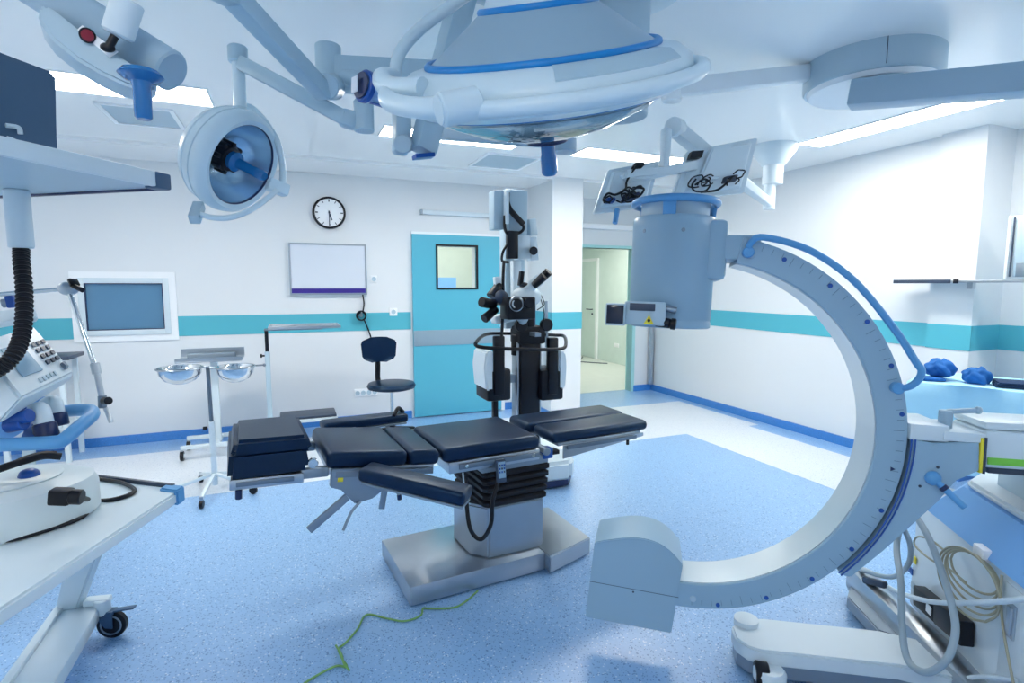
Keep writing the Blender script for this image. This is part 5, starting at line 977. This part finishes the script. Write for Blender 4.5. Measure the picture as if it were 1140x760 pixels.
for i in range(4):
    for j in range(3):
        u_, v_ = .07+.095*j, .30+.115*i; ap(MB().hexa([fp_(u_, v_, .0), fp_(u_+.055, v_, .0), fp_(u_+.055, v_+.065, .0), fp_(u_, v_+.065, .0)], [fp_(u_, v_, .006), fp_(u_+.055, v_, .006), fp_(u_+.055, v_+.065, .006), fp_(u_, v_+.065, .006)]), 'key', 'dark_grey')
ap(MB().hexa([fp_(.06, .78, .0), fp_(.14, .78, .0), fp_(.14, .9, .0), fp_(.06, .9, .0)], [fp_(.07, .79, .012), fp_(.13, .79, .012), fp_(.13, .89, .012), fp_(.07, .89, .012)], .002), 'rotary_knob', 'gunmetal')
for k in range(5):
    u_ = .30+.07*k; ap(MB().hexa([fp_(u_, .85, .0), fp_(u_+.03, .85, .0), fp_(u_+.03, .92, .0), fp_(u_, .92, .0)], [fp_(u_, .85, .004), fp_(u_+.03, .85, .004), fp_(u_+.03, .92, .004), fp_(u_, .92, .004)]), 'key', 'plastic_grey')
ap(MB().hexa([(-1.102, 2.612, 1.482), (-0.884, 2.581, 1.519), (-0.831, 2.447, 1.485), (-1.049, 2.477, 1.444)], [(-1.103, 2.61, 1.462), (-0.885, 2.579, 1.499), (-0.831, 2.445, 1.466), (-1.049, 2.475, 1.425)], .004), 'upper_shelf', 'plastic_white'); ap(MB().cyl((-0.958, 2.526, 1.529), (-0.899, 2.535, 1.541), .016).cyl((-0.938, 2.529, 1.532), (-0.912, 2.53, 1.538), .020), 'upper_rail', 'gunmetal'); ap(MB().bar((-0.939, 2.519, 1.535), (-0.914, 2.52, 1.538), .045, .045, bev=.006), 'rail_clamp', 'blue_deep')
ap(MB().b2((-2.15, 2.95, .15), (-1.5, 3.6, 1.25), .02), 'cabinet', 'plastic_white'); ap(MB().bar(V(*(-0.949, 2.315, 1.337)), (-1.7, 3.05, 1.2), .16, .12, bev=.01).bar(V(*(-0.934, 2.218, 1.104)), (-1.6, 3.0, 1.05), .1, .07, bev=.01).bar(V(*(-1.075, 2.546, 1.475)), (-1.7, 3.05, 1.24), .1, .05).bar(ja[0], (-1.7, 3.05, 1.24), .03, .03), 'side_frame', 'plastic_white'); 
for x_, y_ in ((-2.05, 3.05), (-1.6, 3.05), (-2.05, 3.5), (-1.6, 3.5)): ap(MB().cyl((x_-.02, y_, .075), (x_+.02, y_, .075), .075), 'wheel', 'black'); ap(MB().cyl((x_, y_, .08), (x_, y_, .16), .02), 'wheel_stem', 'gunmetal')
# blue valve block with elbows
va = [(-0.909, 2.19, 1.143), (-0.755, 2.267, 1.226), (-0.752, 2.258, 1.16), (-0.913, 2.182, 1.053)]
ap(MB().hexa(va, [V(*x)+V(-.12, .06, .0) for x in va], .006), 'valve_block', 'blue_pale', 'pale blue valve block')
for e_ in (((-0.769, 2.16, 1.189), (-0.739, 2.128, 1.205), (-0.727, 2.11, 1.188), (-0.721, 2.104, 1.157), (-0.714, 2.097, 1.118)), ((-0.773, 2.27, 1.19), (-0.742, 2.238, 1.206), (-0.73, 2.22, 1.191), (-0.728, 2.217, 1.167), (-0.724, 2.211, 1.131))):
    e_ = [V(*x) for x in e_]; ap(MB().tube(e_[:4], .026, 12, False, 4), 'elbow', 'plastic_white', 'white elbow connector'); ap(MB().cyl(e_[2]*.3+e_[3]*.7, e_[4], .031, .033, 20), 'elbow_cap', 'navy', 'dark blue cap')
for px_ in ((-0.814, 2.094, 1.214), (-0.79, 2.082, 1.192), (-0.806, 2.086, 1.17)): ap(MB().cyl(V(*px_), V(*px_)+V(.05, -.02, .01), .022), 'valve_knob', 'blue_deep')
rl = [(-0.872, 2.043, 1.128), (-0.768, 2.043, 1.121), (-0.671, 2.025, 1.121), (-0.653, 2.04, 1.126), (-0.633, 2.099, 1.147), (-0.618, 2.16, 1.164), (-0.625, 2.207, 1.169), (-0.646, 2.238, 1.173), (-0.71, 2.285, 1.166), (-0.785, 2.336, 1.152)]
ap(MB().tube(rl, .021, 12, False, 4), 'bumper_rail', 'blue_handle', 'blue bumper rail'); ap(MB().bar((-0.752, 2.058, 1.116), (-0.777, 2.202, 1.151), .03, .03), 'rail_bracket', 'blue_deep')
ap(MB().hexa([(-0.971, 2.611, 0.984), (-0.92, 2.59, 0.984), (-0.926, 2.575, 0.829), (-0.971, 2.593, 0.829)], [(-0.994, 2.673, 0.969), (-0.942, 2.651, 0.969), (-0.948, 2.636, 0.811), (-0.994, 2.655, 0.811)], .004), 'support_leg', 'plastic_white')
# jointed arm above the machine
ap(MB().cyl(ja[0], ja[1], .008, .008), 'arm_rod', 'chrome', 'jointed steel rod'); ap(MB().ell(ja[1], (.034, .022, .026)), 'arm_joint', 'steel'); ap(MB().tube([V(*(-0.726, 2.44, 1.613)), V(*(-0.708, 2.409, 1.594)), V(*(-0.675, 2.383, 1.578))], .009), 'arm_lever', 'black', 'black wing lever'); ap(MB().bar(V(*(-0.716, 2.426, 1.616)), V(*(-0.702, 2.406, 1.594)), .03, .012, bev=.003), 'lever_wing', 'black')
ap(MB().cyl(ja[1], ja[2], .0085, .0085), 'arm_rod', 'chrome'); ap(MB().cyl(V(*(-0.666, 2.414, 1.312)), V(*(-0.659, 2.407, 1.272)), .015).cyl(ja[2], ja[3], .010, .010), 'arm_sleeve', 'steel'); ap(MB().cyl(V(*(-0.644, 2.391, 1.194)), V(*(-0.645, 2.387, 1.148)), .014), 'arm_clamp', 'steel_dark'); ap(MB().cyl(V(*(-0.632, 2.363, 1.178)), V(*(-0.61, 2.333, 1.183)), .014), 'arm_knob', 'black'); ap(MB().bar(ja[3]+(ja[4]-ja[3])*.3, ja[4], .016, .008, bev=.002), 'arm_tip', 'steel')

# ------------------------------------------------------------------ left: white work table with a pump
C_ = V(*(-0.413, 2.407, 0.8)); dN = (V(*(-0.688, 1.657, 0.8))-C_).normalized(); dF = (V(*(-0.803, 2.706, 0.8))-C_).normalized()
wt = empty('work_table', 'white wheeled work table in the left foreground', 'table', (C_.x, C_.y, 0))
def wp(mb, name, m, lab=None): return part(mb, name, m, wt, None, lab)
T4 = [C_, C_+dN*1.35, C_+dN*1.35+dF*.95, C_+dF*.95]
wp(MB().prism([p-V(0, 0, .045) for p in T4], (0, 0, .045), .008), 'tabletop', 'plastic_white')
wp(MB().bar(T4[0]+dF*.04+V(0, 0, .004), T4[3]+V(0, 0, .004), .014, .024, bev=.003), 'back_strip', 'dark_grey', 'dark grey strip along the far edge')
wp(MB().prism([C_+V(0, 0, -.05)-dF*.008-dN*.008, C_+dN*.045-dF*.008+V(0, 0, -.05), C_+dN*.045+dF*.08+V(0, 0, -.05), C_+dF*.08-dN*.008+V(0, 0, -.05)], (0, 0, .062), .006), 'corner_cap', 'blue_handle', 'blue corner cap')
fx0, fx1 = -1.03, -.84
wp(MB().b2((fx0, 1.9, .09), (fx1, 2.93, .155), .012), 'foot_beam', 'plastic_white', 'white floor beam'); wp(MB().b2((fx0+.02, 1.9, .155), (fx0+.05, 2.9, .175), .003), 'beam_lip', 'plastic_white')
lb = V(-.93, 2.87, .15); lm = V(*(-0.777, 2.7, 0.501)); lt_ = lb+(lm-lb)*((.755-.15)/(lm.z-.15))
wl_ = V(-.085, .015, 0); wd_ = V(.02, .04, 0)
wp(MB().hexa([lb, lt_, lt_+wl_*1.6, lb+wl_], [lb+wd_, lt_+wd_, lt_+wl_*1.6+wd_, lb+wl_+wd_], .006), 'leg_panel', 'plastic_white', 'slanted white leg')
wp(MB().bar((fx1-.06, 2.88, .175), (-.80, 2.86, .175), .05, .03, bev=.008), 'caster_arm', 'plastic_white')
def caster(x, y, ang):
    d_ = V(math.cos(ang), math.sin(ang), 0); t_ = V(-d_.y, d_.x, 0); q = V(x, y, .062)+d_*.035
    wp(MB().cyl((x, y, .115), (x, y, .185), .032, .032, 24), 'caster_socket', 'plastic_white'); wp(MB().cyl(q-t_*.014, q+t_*.014, .062, .062, 36), 'caster_wheel', 'black', 'black rubber caster'); wp(MB().torus(q-t_*.0145, .042, .004, t_, 36, 6).torus(q+t_*.0145, .042, .004, t_, 36, 6), 'wheel_ring', 'gunmetal')
    for s_ in (-1, 1): wp(MB().prism([V(x, y, .125)-d_*.03+t_*s_*.02, V(x, y, .125)+d_*.05+t_*s_*.02, q+d_*.012+t_*s_*.02+V(0, 0, -.012), q-d_*.02+t_*s_*.02+V(0, 0, -.006)], t_*s_*.006, .002), 'caster_fork', 'mon_dark')
    wp(MB().bar(V(x, y, .12)-d_*.03, V(x, y, .12)+d_*.05, .046, .02, bev=.004).bar(V(x, y, .125)+d_*.04, V(x, y, .135)+d_*.135, .03, .008, bev=.003), 'brake_pedal', 'mon_dark')
caster(-.83, 2.86, -.25); caster(-.90, 2.0, -.25); caster(-1.7, 2.86, -.25); caster(-1.7, 2.0, -.25)
wp(MB().b2((-1.75, 1.90, .1), (-1.0, 1.98, .15), .006), 'cross_beam', 'plastic_white'); wp(MB().b2((-1.8, 1.9, .09), (-1.62, 2.93, .155), .012), 'foot_beam', 'plastic_white')
pu = empty('pump', 'white rounded pump unit with a blue knob on the work table', 'pump', (*(V(*(-0.888, 2.245, 0.8))+V(-.12, .15, 0)).to_tuple()[:2], .8))
pcn = V(*(-0.915, 2.459, 0.8)); pcn.z = .8
px0 = V(*(-0.671, 2.233, 0.8))
ol = [px0, V(*(-0.697, 2.175, 0.8)), V(*(-0.791, 2.17, 0.8)), V(*(-0.974, 2.176, 0.8))]
R_ = .30; pc_ = px0+V(-R_*.93, R_*.12, 0)
# body as an oval lathe
def oval(prof, mb=None, sx=1., sy=.72):
    mb = mb or MB(); b_ = MB(); b_.lathe(prof, (0, 0, 0), (0, 0, 1), 56); bmesh.ops.transform(b_.bm, matrix=Matrix.Translation(pc_) @ Matrix.Rotation(.25, 4, 'Z') @ Matrix.Diagonal((sx, sy, 1, 1)), verts=b_.bm.verts); return b_
part(oval([(0, .001), (.29, .001), (.30, .012), (.30, .10), (.288, .128), (.25, .142), (.15, .146), (0, .147)]), 'body', 'pump', pu)
part(oval([(0, .143), (.20, .143), (.205, .15), (.19, .158), (0, .158)]), 'lid', 'pump', pu)
kb_ = V(*(-0.83, 2.264, 0.965)); part(MB().ell(kb_, (.028, .028, .018)).cyl(kb_-V(0, 0, .012), kb_, .03), 'knob', 'blue_deep', pu, None, 'dark blue dome knob')
cn = V(*(-0.713, 2.086, 0.935)); cn2 = V(*(-0.631, 2.073, 0.924)); part(MB().bar(cn+(cn2-cn)*-.05, cn+(cn2-cn)*.65, .045, .05, bev=.008).cyl(cn+(cn2-cn)*.6, cn2, .024, .024), 'connector', 'black', pu, None, 'black mains connector')
part(MB().tube([cn2-(cn2-cn)*.1, V(*(-0.684, 2.36, 0.812)), V(*(-0.629, 2.357, 0.808)), V(*(-0.581, 2.394, 0.808)), V(*(-0.583, 2.454, 0.808)), V(*(-0.647, 2.553, 0.808)), V(*(-0.737, 2.633, 0.808)), V(*(-0.822, 2.702, 0.808))], .008, 8), 'mains_cable', 'black', pu)
tag(MB().tube([V(*(-0.675, 2.305, 0.808)), V(*(-0.682, 2.21, 0.808)), V(*(-0.74, 2.145, 0.808)), V(*(-0.811, 2.099, 0.808)), V(*(-0.901, 2.078, 0.808))], .007, 8).build('black_cable', 'black'), 'black cable lying on the white table in front of the pump', 'cable')
tag(MB().tube([V(*(-0.941, 2.186, 0.991)), V(*(-0.863, 2.19, 1.015)), V(*(-0.818, 2.226, 1.022)), V(*(-0.775, 2.242, 1.027)), V(*(-0.737, 2.257, 1.015))], .012, 10).tube([V(*(-0.962, 2.239, 0.994)), V(*(-0.891, 2.232, 0.999)), V(*(-0.832, 2.254, 1.021)), V(*(-0.789, 2.269, 1.027)), V(*(-0.762, 2.29, 1.018))], .009, 8).build('black_hose', 'rubber'), 'black hose laid over the top of the white pump', 'hose')
